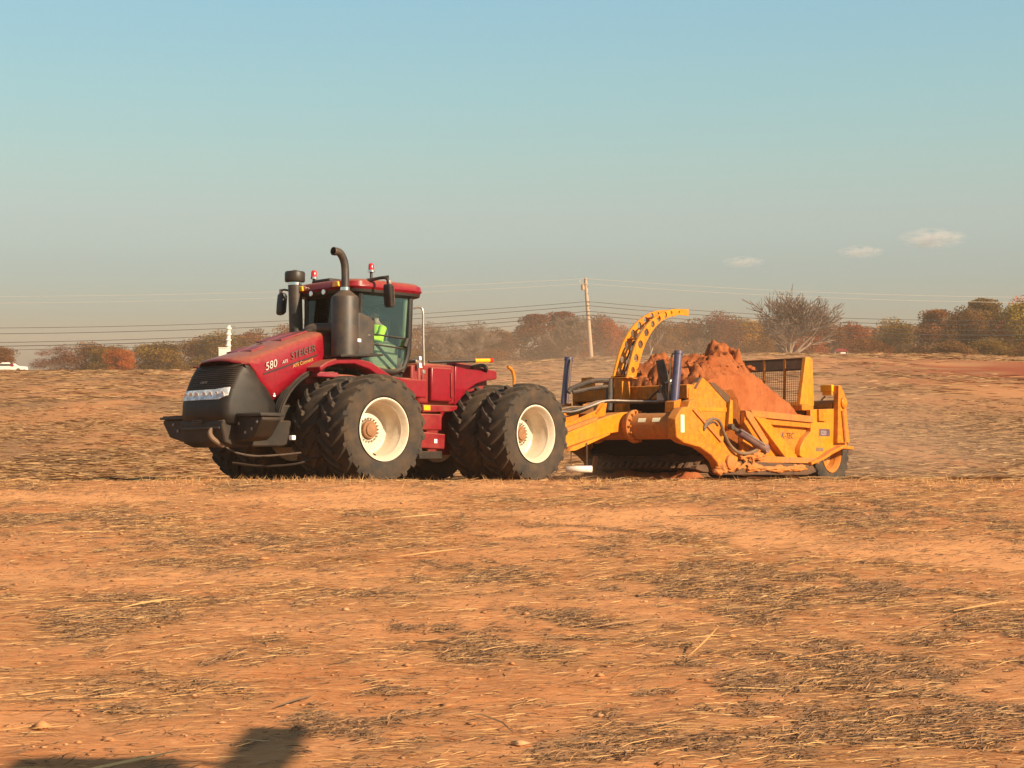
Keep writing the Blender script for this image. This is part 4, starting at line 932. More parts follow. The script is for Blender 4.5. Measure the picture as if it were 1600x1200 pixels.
# hose bundle along the neck
for k in range(6):
    o_ = (k-2.5)*.05; zz = .03*(k % 2)
    bm = B(); tube(bm, spline([(3.0, -.05+o_*.4, 1.32+zz), (2.5, -.08+o_, 1.55+zz), (1.9, -.08+o_, 1.72-.05*(k % 3)), (1.35, -.02+o_, 1.72+zz), (.9, .1+o_, 1.86+zz), (.4, .35+o_, 1.87+zz), (.05, .8+o_, 1.86+zz), (-.08, 1.35+o_*.6, 1.86+zz)], 5), .024, 6)
    sp('hydraulic_hose', bm, ('hose', 'hose_tan', 'hose', 'hose_tan', 'hose', 'steel')[k], 0)
bm = B(); tube(bm, spline([(.0, .75, 1.85), (-.1, .95, 2.1), (-.15, 1.25, 2.22), (-.18, 1.45, 2.12)], 5), .025, 6); sp('loop_hose', bm, 'hose', 0)
bm = B(); tube(bm, [(-.2, 1.32, 2.05), (-.10, 1.16, 2.50), (-.05, 1.10, 2.86)], [.10, .125, .10], 14); ac = sp('accumulator', bm, 'hose', .01)
bm = B(); tube(bm, [(-.16, 1.26, 2.32), (-.15, 1.245, 2.36)], .13, 14); obj('clamp', bm, M['steel'], ac)
bm = B(); box(bm, -.26, .02, 1.05, 1.45, 1.90, 2.08); sp('valve_block', bm, 'steel', .01)
for k in range(5):
    bm = B(); tube(bm, spline([(-.05, 1.10+.08*k, 2.06), (-.02, 1.12+.08*k, 2.26+.05*(k % 2)), (.03, 1.2+.07*k, 2.1), (.02, 1.3+.05*k, 1.9)], 4), .02, 6); sp('valve_hose', bm, ('hose_tan', 'hose')[k % 2], 0)
bm = B(); tube(bm, spline([(3.95, -.2, 2.56), (3.80, -.2, 2.48), (3.73, -.2, 2.30), (3.72, -.2, 2.0), (3.7, -.12, .74)], 5), .035, 8); sp('hose_stand', bm, 'yellow', 0)
# apron side shield and bowl side
for s in (1, -1):
    Y = lambda a, b: (min(s*a, s*b), max(s*a, s*b))
    bm = B(); prism(bm, [(-.36, 2.20), (-.52, 2.20), (-.60, 2.30), (-.93, 2.46), (-1.05, 2.42), (-1.98, 1.98), (-1.90, 1.40), (-1.80, .85), (-1.2, .72), (-.6, 1.1), (-.32, 1.68)], *Y(1.62, 1.72)); sh = sp('apron_side', bm, 'yellow', .01)
    bm = B(); prism(bm, [(-.34, 1.66), (-.33, 1.74), (-1.95, 1.78), (-1.95, 1.68)], *Y(1.72, 1.735)); obj('weld_seam', bm, M['yellow_clean'], sh, smooth=0)
    bm = B(); prism(bm, [(-1.55, 2.42), (-2.02, 2.22), (-2.42, 2.26), (-2.72, 1.99), (-2.86, 1.70), (-2.86, .5), (-2.0, .45), (-1.72, .9), (-2.06, 1.95), (-1.45, 2.26)], *Y(1.46, 1.60)); sp('bowl_front', bm, 'yellow', .01)
    bm = B(); prism(bm, [(-.95, 2.52), (-1.55, 2.30), (-2.05, 2.04), (-2.40, 2.30), (-1.6, 2.44)], *Y(1.58, 1.82)) ; bm.free()
    bm = B(); prism(bm, [(-1.22, 2.36), (-1.30, 2.28), (-1.98, 1.90), (-2.10, 1.95), (-2.06, 2.08), (-1.55, 2.30), (-1.45, 2.36)], *Y(1.60, 1.735)); sp('gap_shade_strip', bm, 'mudsteel', .004)  # dark strip added to paint the shadow in the gap under the overhang
    bm = B(); prism(bm, [(-.54, 2.20), (-.62, 2.18), (-.90, 2.47), (-.80, 2.46)], *Y(1.60, 1.735)); sp('gap_shade_strip', bm, 'mudsteel', .004)  # second dark strip, painting the shade of the front notch
    bm = B(); prism(bm, [(-2.06, 1.98), (-2.16, 1.96), (-2.16, 1.30), (-2.02, 1.22), (-1.96, 1.34)], *Y(1.60, 1.78)); sp('shield_post', bm, 'yellow_clean', .01)
    bm = B(); prism(bm, [(-2.80, 1.70), (-5.85, 1.64), (-6.05, .46), (-3.2, .46), (-2.6, .55)], *Y(1.62, 1.74)); bs = sp('bowl_side', bm, 'yellow', .006)
    bm = B(); prism(bm, [(-2.80, 1.58), (-2.80, 1.74), (-5.86, 1.67), (-5.86, 1.50)], *Y(1.60, 1.92)); sp('top_rail', bm, 'yellow_dirty', .012)
    bm = B(); prism(bm, [(-3.25, 1.42), (-3.25, 1.56), (-5.9, 1.50), (-5.9, 1.36)], *Y(1.74, 1.86)); sp('side_rail', bm, 'yellow', .01)
    bm = B(); prism(bm, [(-2.95, 1.58), (-3.48, 1.55), (-5.0, .62), (-4.9, .48), (-4.55, .48)], *Y(1.742, 1.93)); sp('side_brace', bm, 'yellow_clean', .015)
    bm = B(); prism(bm, [(-5.18, .64), (-5.55, .50), (-6.0, .52), (-6.10, 1.34), (-5.85, 1.30), (-5.45, 1.10), (-5.22, .86)], *Y(1.742, 1.90)); sp('rear_gusset', bm, 'yellow_clean', .02)
    bm = B(); prism(bm, [(-3.0, .46), (-3.2, .62), (-6.0, .58), (-6.1, .44)], *Y(1.742, 1.96)); sp('bottom_rail', bm, 'yellow_dirty', .012)
    bm = B(); prism(bm, [(-1.3, .16), (-1.2, .34), (-2.2, .50), (-5.7, .40), (-5.9, .22), (-5.4, .14)], *Y(1.70, 1.98)); sp('skid', bm, 'mudsteel', .02)
    # apron cylinder, link and hose
    bm = B(); tube(bm, [(-2.05, s*2.0, 1.20), (-3.30, s*2.0, .80)], .098, 14); ac = sp('apron_cylinder', bm, 'purple', 0)
    bm = B(); tube(bm, [(-1.78, s*2.0, 1.29), (-2.06, s*2.0, 1.20)], .05, 10); tube(bm, [(-1.72, s*1.95, 1.31), (-1.72, s*2.06, 1.31)], .075, 12); obj('piston_rod', bm, M['hose'], ac)
    bm = B(); tube(bm, [(-3.28, s*1.94, .80), (-3.28, s*2.08, .80)], .11, 14); obj('cylinder_eye', bm, M['purple'], ac)
    bm = B(); tube(bm, [(-2.0, s*2.10, 1.24), (-3.1, s*2.10, .89)], .022, 6); obj('cylinder_tube', bm, M['steel'], ac)
    bm = B(); prism(bm, [(-2.36, 1.72), (-2.58, 1.70), (-3.42, 1.0), (-3.42, .86), (-3.28, .86), (-2.40, 1.58)], *Y(1.95, 2.02)); sp('apron_link', bm, 'yellow_dirty', .012)
    bm = B(); tube(bm, spline([(-.54, s*2.0, 1.24), (-.62, s*2.03, 1.40), (-.90, s*2.05, 1.48), (-1.15, s*2.05, 1.40), (-1.34, s*2.05, 1.14), (-1.56, s*2.06, .88), (-1.9, s*2.08, .70), (-2.35, s*2.08, .68), (-2.8, s*2.06, .76)], 6), .040, 8); sp('apron_hose', bm, 'hose_tan', 0)
    bm = B(); tube(bm, spline([(-.52, s*2.0, 1.20), (-.66, s*2.03, 1.34), (-.90, s*2.05, 1.40), (-1.05, s*2.05, 1.32)], 6), .028, 8); sp('branch_hose', bm, 'hose', 0)
    bm = B(); tube(bm, spline([(-2.0, s*2.02, .66), (-2.3, s*2.05, .48), (-2.1, s*2.06, .36), (-1.9, s*2.06, .30)], 5), .035, 8); tube(bm, spline([(-2.1, s*2.02, .55), (-2.5, s*2.05, .62), (-2.62, s*2.06, .44), (-2.4, s*2.06, .28)], 5), .035, 8); sp('lower_hose', bm, 'yellow_dirty', 0)
# floor and bowl back
bm = B(); box(bm, -6.0, -1.45, -1.62, 1.62, .24, .34); sp('bowl_floor', bm, 'mudsteel', .01)
bm = B(); prism(bm, [(-5.9, .34), (-6.05, .34), (-6.15, 1.95), (-6.0, 1.95)], -1.60, 1.60); sp('ejector_blade', bm, 'yellow_dirty', .01)
# caked mud on the lower side
def mud_lump(cx, cy, cz, sx, sy, sz):
    bm = B(); bmesh.ops.create_icosphere(bm, subdivisions=4, radius=1.0)
    for v in bm.verts:
        f = .55+.9*float(fbm(np.array([v.co.x*2.6+cx*3]), np.array([v.co.z*3.1+v.co.y*1.3+cz*9]), 4)[0]); v.co = Vector((cx+v.co.x*sx*f, cy+v.co.y*sy*f, cz+v.co.z*sz*f))
    return bm
for a in ((-1.7, 1.93, .36, .42, .12, .17), (-2.7, 1.95, .34, .5, .12, .12), (-3.9, 1.96, .30, .75, .10, .10), (-4.9, 1.95, .32, .5, .1, .10), (-2.4, 1.86, .58, .45, .14, .14), (-3.1, 1.9, .62, .35, .12, .12), (-1.35, 1.9, .30, .2, .15, .16)):
    sp('caked_mud', mud_lump(*a), 'yellow_dirty', 0, 60)
# lettering
text_on_left('K', .26, -4.50, 1.745, 1.07, 0, M['purple'], scraper, .25, 1.0)
text_on_left('-TEC', .21, -4.67, 1.745, 1.08, 0, M['print_dark'], scraper, .22, 1.0)
# rear frame
for s in (1, -1):
    Y = lambda a, b: (min(s*a, s*b), max(s*a, s*b))
    bm = B(); prism(bm, [(-5.80, 1.84), (-7.05, 1.90), (-7.45, 1.90), (-7.78, .84), (-7.2, .86), (-6.60, .70), (-6.25, .56), (-5.56, .42), (-5.80, 1.30)], *Y(1.745, 1.88)); rf = sp('rear_side_plate', bm, 'yellow_clean', .015)
    bm = B(); box(bm, -6.80, -6.22, *Y(1.881, 1.886), 1.16, 1.35); tg = obj('tag_plate', bm, M['purple'], rf, smooth=0)
    bm = B(); box(bm, -6.45, -6.05, *Y(1.881, 1.885), .76, .86); obj('decal', bm, M['hose_tan'], rf, smooth=0)
    bm = B(); prism(bm, [(-6.98, .98), (-7.08, 2.52), (-7.20, 2.52), (-7.40, 2.30), (-7.66, 1.0)], *Y(1.86, 2.02)); sp('rear_post', bm, 'yellow', .02)
    bm = B(); lathe(bm, [(s*1.80, .15), (s*2.06, .15), (s*2.08, .12)], 18, (-7.30, 0, 2.06)); sp('post_pin', bm, 'yellow', 0)
    bm = B(); tube(bm, [(-7.22, s*2.04, 1.85), (-7.35, s*2.04, 1.05)], .06, 10); sp('post_cylinder', bm, 'yellow_dirty', 0)
    bm = B(); prism(bm, [(-5.50, .40), (-6.20, .55), (-6.60, .68), (-7.2, .84), (-7.8, .82), (-7.8, .90), (-7.2, .92), (-6.55, .76), (-6.2, .62), (-5.5, .48)], *Y(1.70, 2.06)); sp('wheel_fender', bm, 'yellow', .01)
    # ejector screen side post
    bm = B(); prism(bm, [(-5.68, 1.98), (-6.42, 1.96), (-6.40, 2.4), (-6.36, 3.18), (-6.24, 3.24), (-6.02, 3.24)], *Y(1.52, 1.64)); sp('screen_post', bm, 'yellow_clean', .02)
    bm = B(); box(bm, -6.2, -5.6, *Y(1.50, 1.74), 1.82, 1.97); box(bm, -6.52, -6.12, *Y(1.62, 1.95), 1.55, 1.86); sp('post_foot', bm, 'yellow', .015)
text_on_left('1233', .15, -6.30, 1.888, 1.20, 0, M['silver'], scraper, .1)
bm = B(); lathe(bm, [(-1.80, .19), (1.80, .19)], 24, (-7.28, 0, 1.95)); sp('rear_tube', bm, 'yellow', 0)
bm = B(); box(bm, -7.25, -6.1, -.35, .35, 1.2, 1.8); sp('ejector_frame', bm, 'yellow_dirty', .02)
bm = B(); box(bm, -7.10, -6.98, 1.52, 1.86, 2.36, 2.54); box(bm, -7.06, -7.02, 1.55, 1.84, 2.26, 2.36); sp('rear_lamp', bm, 'amber', .01)
bm = B(); tube(bm, [(-6.4, 1.5, 2.10), (-7.05, 1.5, 2.14), (-7.1, 1.6, 2.24)], .025, 6); sp('rear_pipe', bm, 'hose_tan', 0)
# screen on the ejector: bars plus expanded metal
def sx_(z): return -6.02-(z-1.98)*.06
for yy in (-1.55, -.95, -.32, .32, .95):
    bm = B(); prism(bm, [(sx_(1.98), 1.98), (sx_(3.2), 3.22), (sx_(3.2)-.05, 3.22), (sx_(1.98)-.05, 1.98)], yy-.035, yy+.035); sp('screen_bar', bm, 'yellow', .006)
bm = B(); box(bm, sx_(3.2)-.06, sx_(3.2), -1.6, 1.52, 3.17, 3.23); box(bm, sx_(2.95)-.05, sx_(2.95), -1.6, 1.52, 2.90, 2.94); sp('screen_rail', bm, 'mudsteel', .006)
def mesh_bars():
    V, F = [], []
    def bar(a, b, w):
        i = len(V); a, b = Vector(a), Vector(b); d = (b-a).normalized(); n = d.cross(Vector((1, 0, 0))).normalized()*w; t = Vector((w*.9, 0, 0))
        for p in (a, b): V.extend([tuple(p+n+t), tuple(p-n+t), tuple(p-n-t), tuple(p+n-t)])
        F.extend([(i, i+1, i+5, i+4), (i+1, i+2, i+6, i+5), (i+2, i+3, i+7, i+6), (i+3, i, i+4, i+7)])
    step = .062
    for k in range(int(3.1/step)):
        y = -1.56+k*step; bar((sx_(1.98)-.02, y, 1.98), (sx_(2.94)-.02, y, 2.94), .0045)
    for k in range(int(.98/step)+1):
        z = 1.98+k*step; bar((sx_(z)-.022, -1.58, z), (sx_(z)-.022, 1.54, z), .0045)
    me = bpy.data.meshes.new('screen_mesh'); me.from_pydata(V, [], F); return me
def top_band():
    bm = B()
    for k in range(86): y = -1.57+k*.0363; box(bm, sx_(3.05)-.03, sx_(3.05)-.012, y-.0125, y+.0125, 2.94, 3.17)
    return bm
o = obj('screen_band', top_band(), M['hose_tan'], scraper, None, 0, one=True); o['kind'] = 'stuff'
o = obj('screen_mesh', mesh_bars(), M['yellow_dirty'], scraper, None, 0); o['kind'] = 'stuff'
# scraper wheels
def swheel(y, base=None):
    mt = Matrix.Translation((-7.22, y, .72)) if y > 0 else Matrix.Translation((-7.22, y, .72)) @ Matrix.Diagonal((1, -1, 1, 1))
    if base: return dup(base, scraper, mt)
    w = obj('wheel', rim_bm(.50, .30, .26), M['yellow'], scraper, mt, 30)
    obj('tyre', tyre_bm(.98, .33, 24, .50, .035), M['rubber'], w, None, 30)
    obj('hub', hub_bm(.22, .30), M['mudsteel'], w); obj('wheel_bolts', bolts_bm(.22, 12, .06), M['steel'], w, one=True)['kind'] = 'stuff'
    return w
w0 = swheel(1.40)
for y in (.55, -.55, -1.40): swheel(y, w0)
bm = B(); lathe(bm, [(-1.2, .14), (1.2, .14)], 16, (-7.22, 0, .72)); sp('rear_axle', bm, 'mudsteel', 0)

# ------------------------------------------------------------------ load of dirt
def soil_mat(name, a, b, c, scale=3.):
    m, N, L, P = nmat(name); n1 = noise(N, L, scale, 6, .7); n2 = noise(N, L, scale*6, 5, .75)
    x = mixc(N, L, rampf(N, L, n1, .35, .65), a, b); x = mixc(N, L, rampf(N, L, n2, .5, .8, 0, .8), x, c)
    L.new(x, P.inputs['Base Color']); P.inputs['Roughness'].default_value = .95; P.inputs['Specular IOR Level'].default_value = .1
    bb = N.new('ShaderNodeBump'); bb.inputs['Strength'].default_value = .8; bb.inputs['Distance'].default_value = .04; L.new(n2, bb.inputs['Height']); L.new(bb.outputs[0], P.inputs['Normal'])
    return m
M['soil'] = soil_mat('red_soil', (.27, .072, .022), (.35, .115, .04), (.18, .048, .018), 1.4)
def heap():
    xs, ys = np.linspace(-6.0, -1.12, 150), np.linspace(-1.60, 1.60, 90); X, Y = np.meshgrid(xs, ys)
    Z = np.interp(X, [-6.0, -5.75, -5.2, -4.4, -3.7, -2.6, -1.7, -1.3, -1.12], [1.86, 1.92, 2.20, 2.68, 3.02, 3.02, 2.88, 2.62, 2.2])
    edge = np.clip((1.60-np.abs(Y))/.55, 0, 1); Z = Z-(1-edge)**1.4*np.interp(X, [-6, -4, -2, -.5], [.15, .45, .40, .15])
    Z = Z + .50*np.exp(-((X+3.85+.6*(fbm(X*4+2, Y*4, 3)-.5))/.55)**2*1.2-((Y-.35+.6*(fbm(X*3+8, Y*4+9, 3)-.5))/.60)**4) + .5*np.exp(-((X+3.85)/.5)**2-((Y-.35)/.6)**2)*(fbm(X*6.5+3, Y*6.5+1, 4)-.5) - .28*np.exp(-((X+4.55)/.25)**2-((Y-.5)/.7)**2) + .22*np.exp(-((X+4.95)/.28)**2-((Y-.6)/.5)**2) + .35*np.exp(-((X+4.1)/.35)**2-((Y-.1)/.4)**2) + .25*np.exp(-((X+2.9)/.3)**2-((Y+.9)/.35)**2)
    n = fbm(X*1.5+4, Y*1.5+8, 5); n2 = fbm(X*5+1, Y*5+3, 4); ch = np.abs(fbm(X*2.6+31, Y*2.6+12, 3)-.5)
    Z = Z + (n-.5)*.42*edge**.4 + (n2-.5)*.16 - np.clip(.05-ch, 0, 1)*2.4*edge**.5
    Xd = X+(fbm(X*3+9, Y*3+50, 3)-.5)*.15
    nx, ny = len(xs), len(ys); i = (np.arange(ny-1)[:, None]*nx+np.arange(nx-1)[None]).ravel()
    co = np.stack([Xd, Y, Z], -1).reshape(-1, 3)
    # closed block: skirt down to the floor
    q = [tuple(v) for v in np.stack([i, i+1, i+nx+1, i+nx], 1)]
    V = [tuple(v) for v in co]; ring = list(range(nx))+[k*nx+nx-1 for k in range(1, ny)]+[(ny-1)*nx+k for k in range(nx-2, -1, -1)]+[k*nx for k in range(ny-2, 0, -1)]
    b0 = len(V)
    for r in ring: V.append((V[r][0], V[r][1], .36))
    m_ = len(ring)
    for k in range(m_): q.append((ring[k], b0+k, b0+(k+1) % m_, ring[(k+1) % m_]))
    q.append(tuple(range(b0, b0+m_)))
    me = bpy.data.meshes.new('dirt_heap'); me.from_pydata(V, [], q); return me
o = obj('dirt_heap', heap(), M['soil'], None, SF, 70); tag(o, 'heaped load of red clay filling the bowl of the yellow scraper', 'dirt', kind='stuff')
def chunks():
    bm = B()
    for k in range(170):
        x, y = rnd.uniform(-5.7, -1.2), rnd.uniform(-1.4, 1.5); r = .02+.07*rnd.random()**4
        base = np.interp(x, [-6.0, -5.75, -5.2, -4.4, -3.7, -2.6, -1.7, -1.3, -1.12], [1.86, 1.92, 2.20, 2.68, 3.02, 3.02, 2.88, 2.62, 2.2]) - .3*(abs(y)/1.6)**3
        s = bmesh.ops.create_icosphere(bm, subdivisions=1, radius=r, matrix=Matrix.Translation((x, y, base+.02)))
        for v in s['verts']: v.co += Vector((rnd.uniform(-.3, .3), rnd.uniform(-.3, .3), rnd.uniform(-.3, .3)))*r
    return bm
o = obj('dirt_clods', chunks(), M['soil'], None, SF, 30); tag(o, 'loose clods of red clay lying on the heaped scraper load', 'dirt', kind='stuff')
# soil pushed up in front of the cutting edge
def spill():
    xs, ys = np.linspace(-2.2, .3, 70), np.linspace(-2.1, 2.1, 90); X, Y = np.meshgrid(xs, ys)
    Z = -.05+.30*np.exp(-((X+.75)/.40)**2)*np.clip((2.0-np.abs(Y))/.5, 0, 1)+(fbm(X*4, Y*4+7, 4)-.5)*.28*np.exp(-((X+.75)/.6)**2)-.10*np.clip(np.abs(X+.9)-.7, 0, 1)
    nx, ny = len(xs), len(ys); i = (np.arange(ny-1)[:, None]*nx+np.arange(nx-1)[None]).ravel()
    me = bpy.data.meshes.new('soil_ridge'); me.from_pydata([tuple(v) for v in np.stack([X, Y, Z], -1).reshape(-1, 3)], [], [tuple(v) for v in np.stack([i, i+1, i+nx+1, i+nx], 1)]); return me
o = obj('soil_ridge', spill(), M['soil'], None, SF, 60); tag(o, 'ridge of loose red soil under the front edge of the scraper', 'dirt', kind='stuff')
# white pipe slung under the gooseneck, with two hangers
bm = B(); tube(bm, [(2.28, .12, .30), (1.86, .54, .30)], .075, 16, cap=False); o = sp('white_pipe', bm, 'whitepaint', 0); o.modifiers.new('wall', 'SOLIDIFY').thickness = .01
for t in (.2, .8):
    x, y = 2.28-.42*t, .12+.42*t; bm = B(); tube(bm, [(x, y, .36), (x, y, .90)], .014, 6); sp('pipe_hanger', bm, 'mudsteel', 0)
# mud hanging on the blade behind the teeth
def mud_strip():
    ys, zs_ = np.linspace(-1.68, 1.68, 110), np.linspace(0, 1, 14); Y, Z = np.meshgrid(ys, zs_)
    top = .66+.16*(fbm(Y*2.2+4, Y*0+2, 4)-.5)*2; z = .36+(top-.36)*Z; x = -.72-.30*Z+(fbm(Y*4+1, Z*3+5, 4)-.5)*.22
    n = len(ys); i = (np.arange(13)[:, None]*n+np.arange(n-1)[None]).ravel()
    me = bpy.data.meshes.new('caked_mud'); me.from_pydata([tuple(v) for v in np.stack([x, Y, z], -1).reshape(-1, 3)], [], [tuple(v) for v in np.stack([i, i+1, i+n+1, i+n], 1)]); return me
o = obj('caked_mud', mud_strip(), M['mud_dark'], scraper, None, 60); o.modifiers.new('thick', 'SOLIDIFY').thickness = .05
# ------------------------------------------------------------------ trees
M['leaf'] = None
def leaf_mat():
    m, N, L, P = nmat('foliage'); a = N.new('ShaderNodeAttribute'); a.attribute_name = 'tone'
    oi = N.new('ShaderNodeObjectInfo'); c = mixc(N, L, 1.0, oi.outputs['Color'], a.outputs['Color'], 'MULTIPLY')
    L.new(c, P.inputs['Base Color']); P.inputs['Roughness'].default_value = .8; P.inputs['Specular IOR Level'].default_value = .05
    tl = N.new('ShaderNodeBsdfTranslucent'); L.new(c, tl.inputs['Color']); mx = N.new('ShaderNodeMixShader'); mx.inputs[0].default_value = .5
    L.new(P.outputs[0], mx.inputs[1]); L.new(tl.outputs[0], mx.inputs[2]); L.new(mx.outputs[0], N['Material Output'].inputs['Surface'])
    return m
M['leaf'] = leaf_mat()
def tree_wood(h, spread, seed, levels=4, thin=1.0, fork=3, upward=.5, first=.22, stems=0, rmin=0.):
    """trunk with limbs: returns (trunk+limbs bmesh arrays, tips)"""
    r = random.Random(seed); V, F, tips = [], [], []
    def seg(a, b, ra, rb, k):
        ra, rb = max(ra, rmin), max(rb, rmin); d = (b-a).normalized(); u = d.cross(Vector((.3, .9, .1))).normalized(); w = d.cross(u); i = len(V)
        for p, rr in ((a, ra), (b, rb)):
            for j in range(k): t = 2*math.pi*j/k; V.append(tuple(p+(u*math.cos(t)+w*math.sin(t))*rr))
        for j in range(k): F.append((i+j, i+(j+1) % k, i+k+(j+1) % k, i+k+j))
    def grow(p, d, ln, rad, lv):
        n = 3 if lv > 1 else 2; q = p
        for i in range(n):
            d2 = (d+Vector((r.gauss(0, .16), r.gauss(0, .16), r.gauss(0.03, .10)))).normalized(); e = q+d2*ln/n; r0, r1 = rad*(1-.45*i/n), rad*(1-.45*(i+1)/n)
            seg(q, e, r0, r1, 6 if lv > 2 else (4 if lv > 1 else 3)); q, d = e, d2
            if lv > 0 and (i > 0 or lv < levels):
                for _ in range(fork if i == n-1 else fork-1):
                    az = r.uniform(0, 6.283); ax = Vector((math.cos(az), math.sin(az), 0)); nd = (d*r.uniform(.55, .95)+ax*r.uniform(.45, .95)*spread+Vector((0, 0, upward*r.uniform(0, .6)))).normalized()
                    grow(q, nd, ln*r.uniform(.55, .82), r1*r.uniform(.45, .68), lv-1)
        if lv == 0: tips.append(tuple(q))
    if stems:                                   # limbs fanning out from close to the ground
        seg(Vector((0, 0, -.4)), Vector((0, 0, .5)), h*.03*thin, h*.026*thin, 8)
        for k in range(stems):
            az = 6.283*k/stems+r.uniform(-.3, .3); el = r.uniform(.75, 1.45) if k % 3 else r.uniform(.45, .8)
            grow(Vector((0, 0, r.uniform(.2, .6))), Vector((math.cos(az)*math.cos(el), math.sin(az)*math.cos(el), math.sin(el))), h*r.uniform(.30, .42), h*.013*thin, levels)
    else: grow(Vector((0, 0, -.4)), Vector((0, 0, 1)), h*first+.4, h*.022*thin, levels)
    return V, F, tips
def wood_mesh(V, F, mat):
    me = bpy.data.meshes.new('trunk'); me.from_pydata(V, [], F); me.materials.append(mat); me.polygons.foreach_set('use_smooth', [True]*len(F)); return me
def crown_mesh(seed, n, lumps, leaf, h, w, z0, dens=1.0):
    """leaf-sized faces gathered in clumps through the crown volume"""
    r = np.random.RandomState(seed); C = []
    for k in range(lumps):
        a = r.rand()*6.283; t = r.rand(); rad = w*.5*math.sqrt(r.rand())*(1-.75*max(0, t-.45)/.55)*.85; C.append((rad*math.cos(a), rad*math.sin(a), z0+(h-z0)*(.08+.86*t), w*(.13+.13*r.rand())))
    C = np.array(C); k = r.randint(0, lumps, n); u = r.normal(size=(n, 3)); u /= np.linalg.norm(u, axis=1, keepdims=True)
    c = C[k, :3]+u*(C[k, 3:4]*(r.rand(n, 1)**.45))*np.array([1, 1, .8])
    a, b = r.normal(size=(n, 3)), r.normal(size=(n, 3)); a /= np.linalg.norm(a, axis=1, keepdims=True); b -= a*(a*b).sum(1, keepdims=True); b /= np.linalg.norm(b, axis=1, keepdims=True)
    s = leaf*(.6+.8*r.rand(n, 1)); a, b = a*s, b*s*.7
    co = np.stack([c-a, c+b*.8, c+a, c-b], 1); lt = (.62+.55*r.rand(lumps))[k]*(.88+.24*r.rand(n)); hue = r.normal(0, .06, n)
    col = np.stack([lt*(1+hue), lt, lt*(1-hue), np.ones(n)], 1); f = (np.arange(n)*4)[:, None]+np.array([[0, 1, 2, 3]])
    return mesh_np('crown', co.reshape(-1, 3), f, M['leaf'], np.repeat(col, 4, 0))
KINDS = {}
def kind(key, h, w, seed, n, leaf, lumps=26, z0=.12, bark='bark', levels=3, spread=.8, thin=1., twig=False):
    V, F, tips = tree_wood(h*.92, spread, seed, levels, thin)
    KINDS[key] = (wood_mesh(V, F, M[bark]), crown_mesh(seed, n, lumps, leaf, h, w, h*z0), h, w)
kind('round', 10, 10, 3, 15000, .155, 30, .05)
kind('broad', 10, 12, 5, 16000, .165, 34, .04)
kind('tall', 12, 8, 8, 14000, .155, 30, .06)
kind('sparse', 10, 10, 13, 5500, .125, 30, .22, levels=4, thin=.8)
kind('shrub', 4, 7, 21, 8000, .12, 20, .0, levels=2)
kind('cone', 9, 6, 34, 8000, .13, 24, .04)
COLS = {'olive': (0.280, 0.162, 0.034), 'brown': (0.291, 0.118, 0.036), 'rust': (0.426, 0.118, 0.028), 'orange': (0.493, 0.151, 0.031), 'grey': (0.246, 0.146, 0.084), 'plum': (0.263, 0.101, 0.056), 'green': (0.325, 0.224, 0.031), 'gold': (0.358, 0.185, 0.036), 'dull': (0.241, 0.118, 0.040)}
WORDS = {'olive': 'olive green', 'brown': 'brown leaved', 'rust': 'rust coloured', 'orange': 'bright orange', 'grey': 'greyish half bare', 'plum': 'dull plum brown', 'green': 'green topped', 'gold': 'golden olive', 'dull': 'dull brown'}
def plant_tree(kindkey, X, Y, top, width, colour, label, cat='tree', name=None, group='trees along the skyline behind the hill'):
    """top = height of the crown's top above the camera's datum, width in metres"""
    wood, crown, h, w = KINDS[kindkey]; z = gz(X, Y)-.15; hh = top-z
    t = empty(name or {'shrub': 'shrub'}.get(kindkey, 'tree'), Matrix.Translation((X, Y, z)) @ Matrix.Rotation(rnd.random()*6.28, 4, 'Z') @ Matrix.Diagonal((width/w, width/w, hh/h, 1)), label, cat, group)
    a = bpy.data.objects.new('trunk', wood); COL.objects.link(a); a.parent = t
    b = bpy.data.objects.new('crown', crown); COL.objects.link(b); b.parent = t
    c = COLS[colour]; f = rnd.uniform(.88, 1.12); b.color = (c[0]*f, c[1]*f, c[2]*f, 1)
    return t
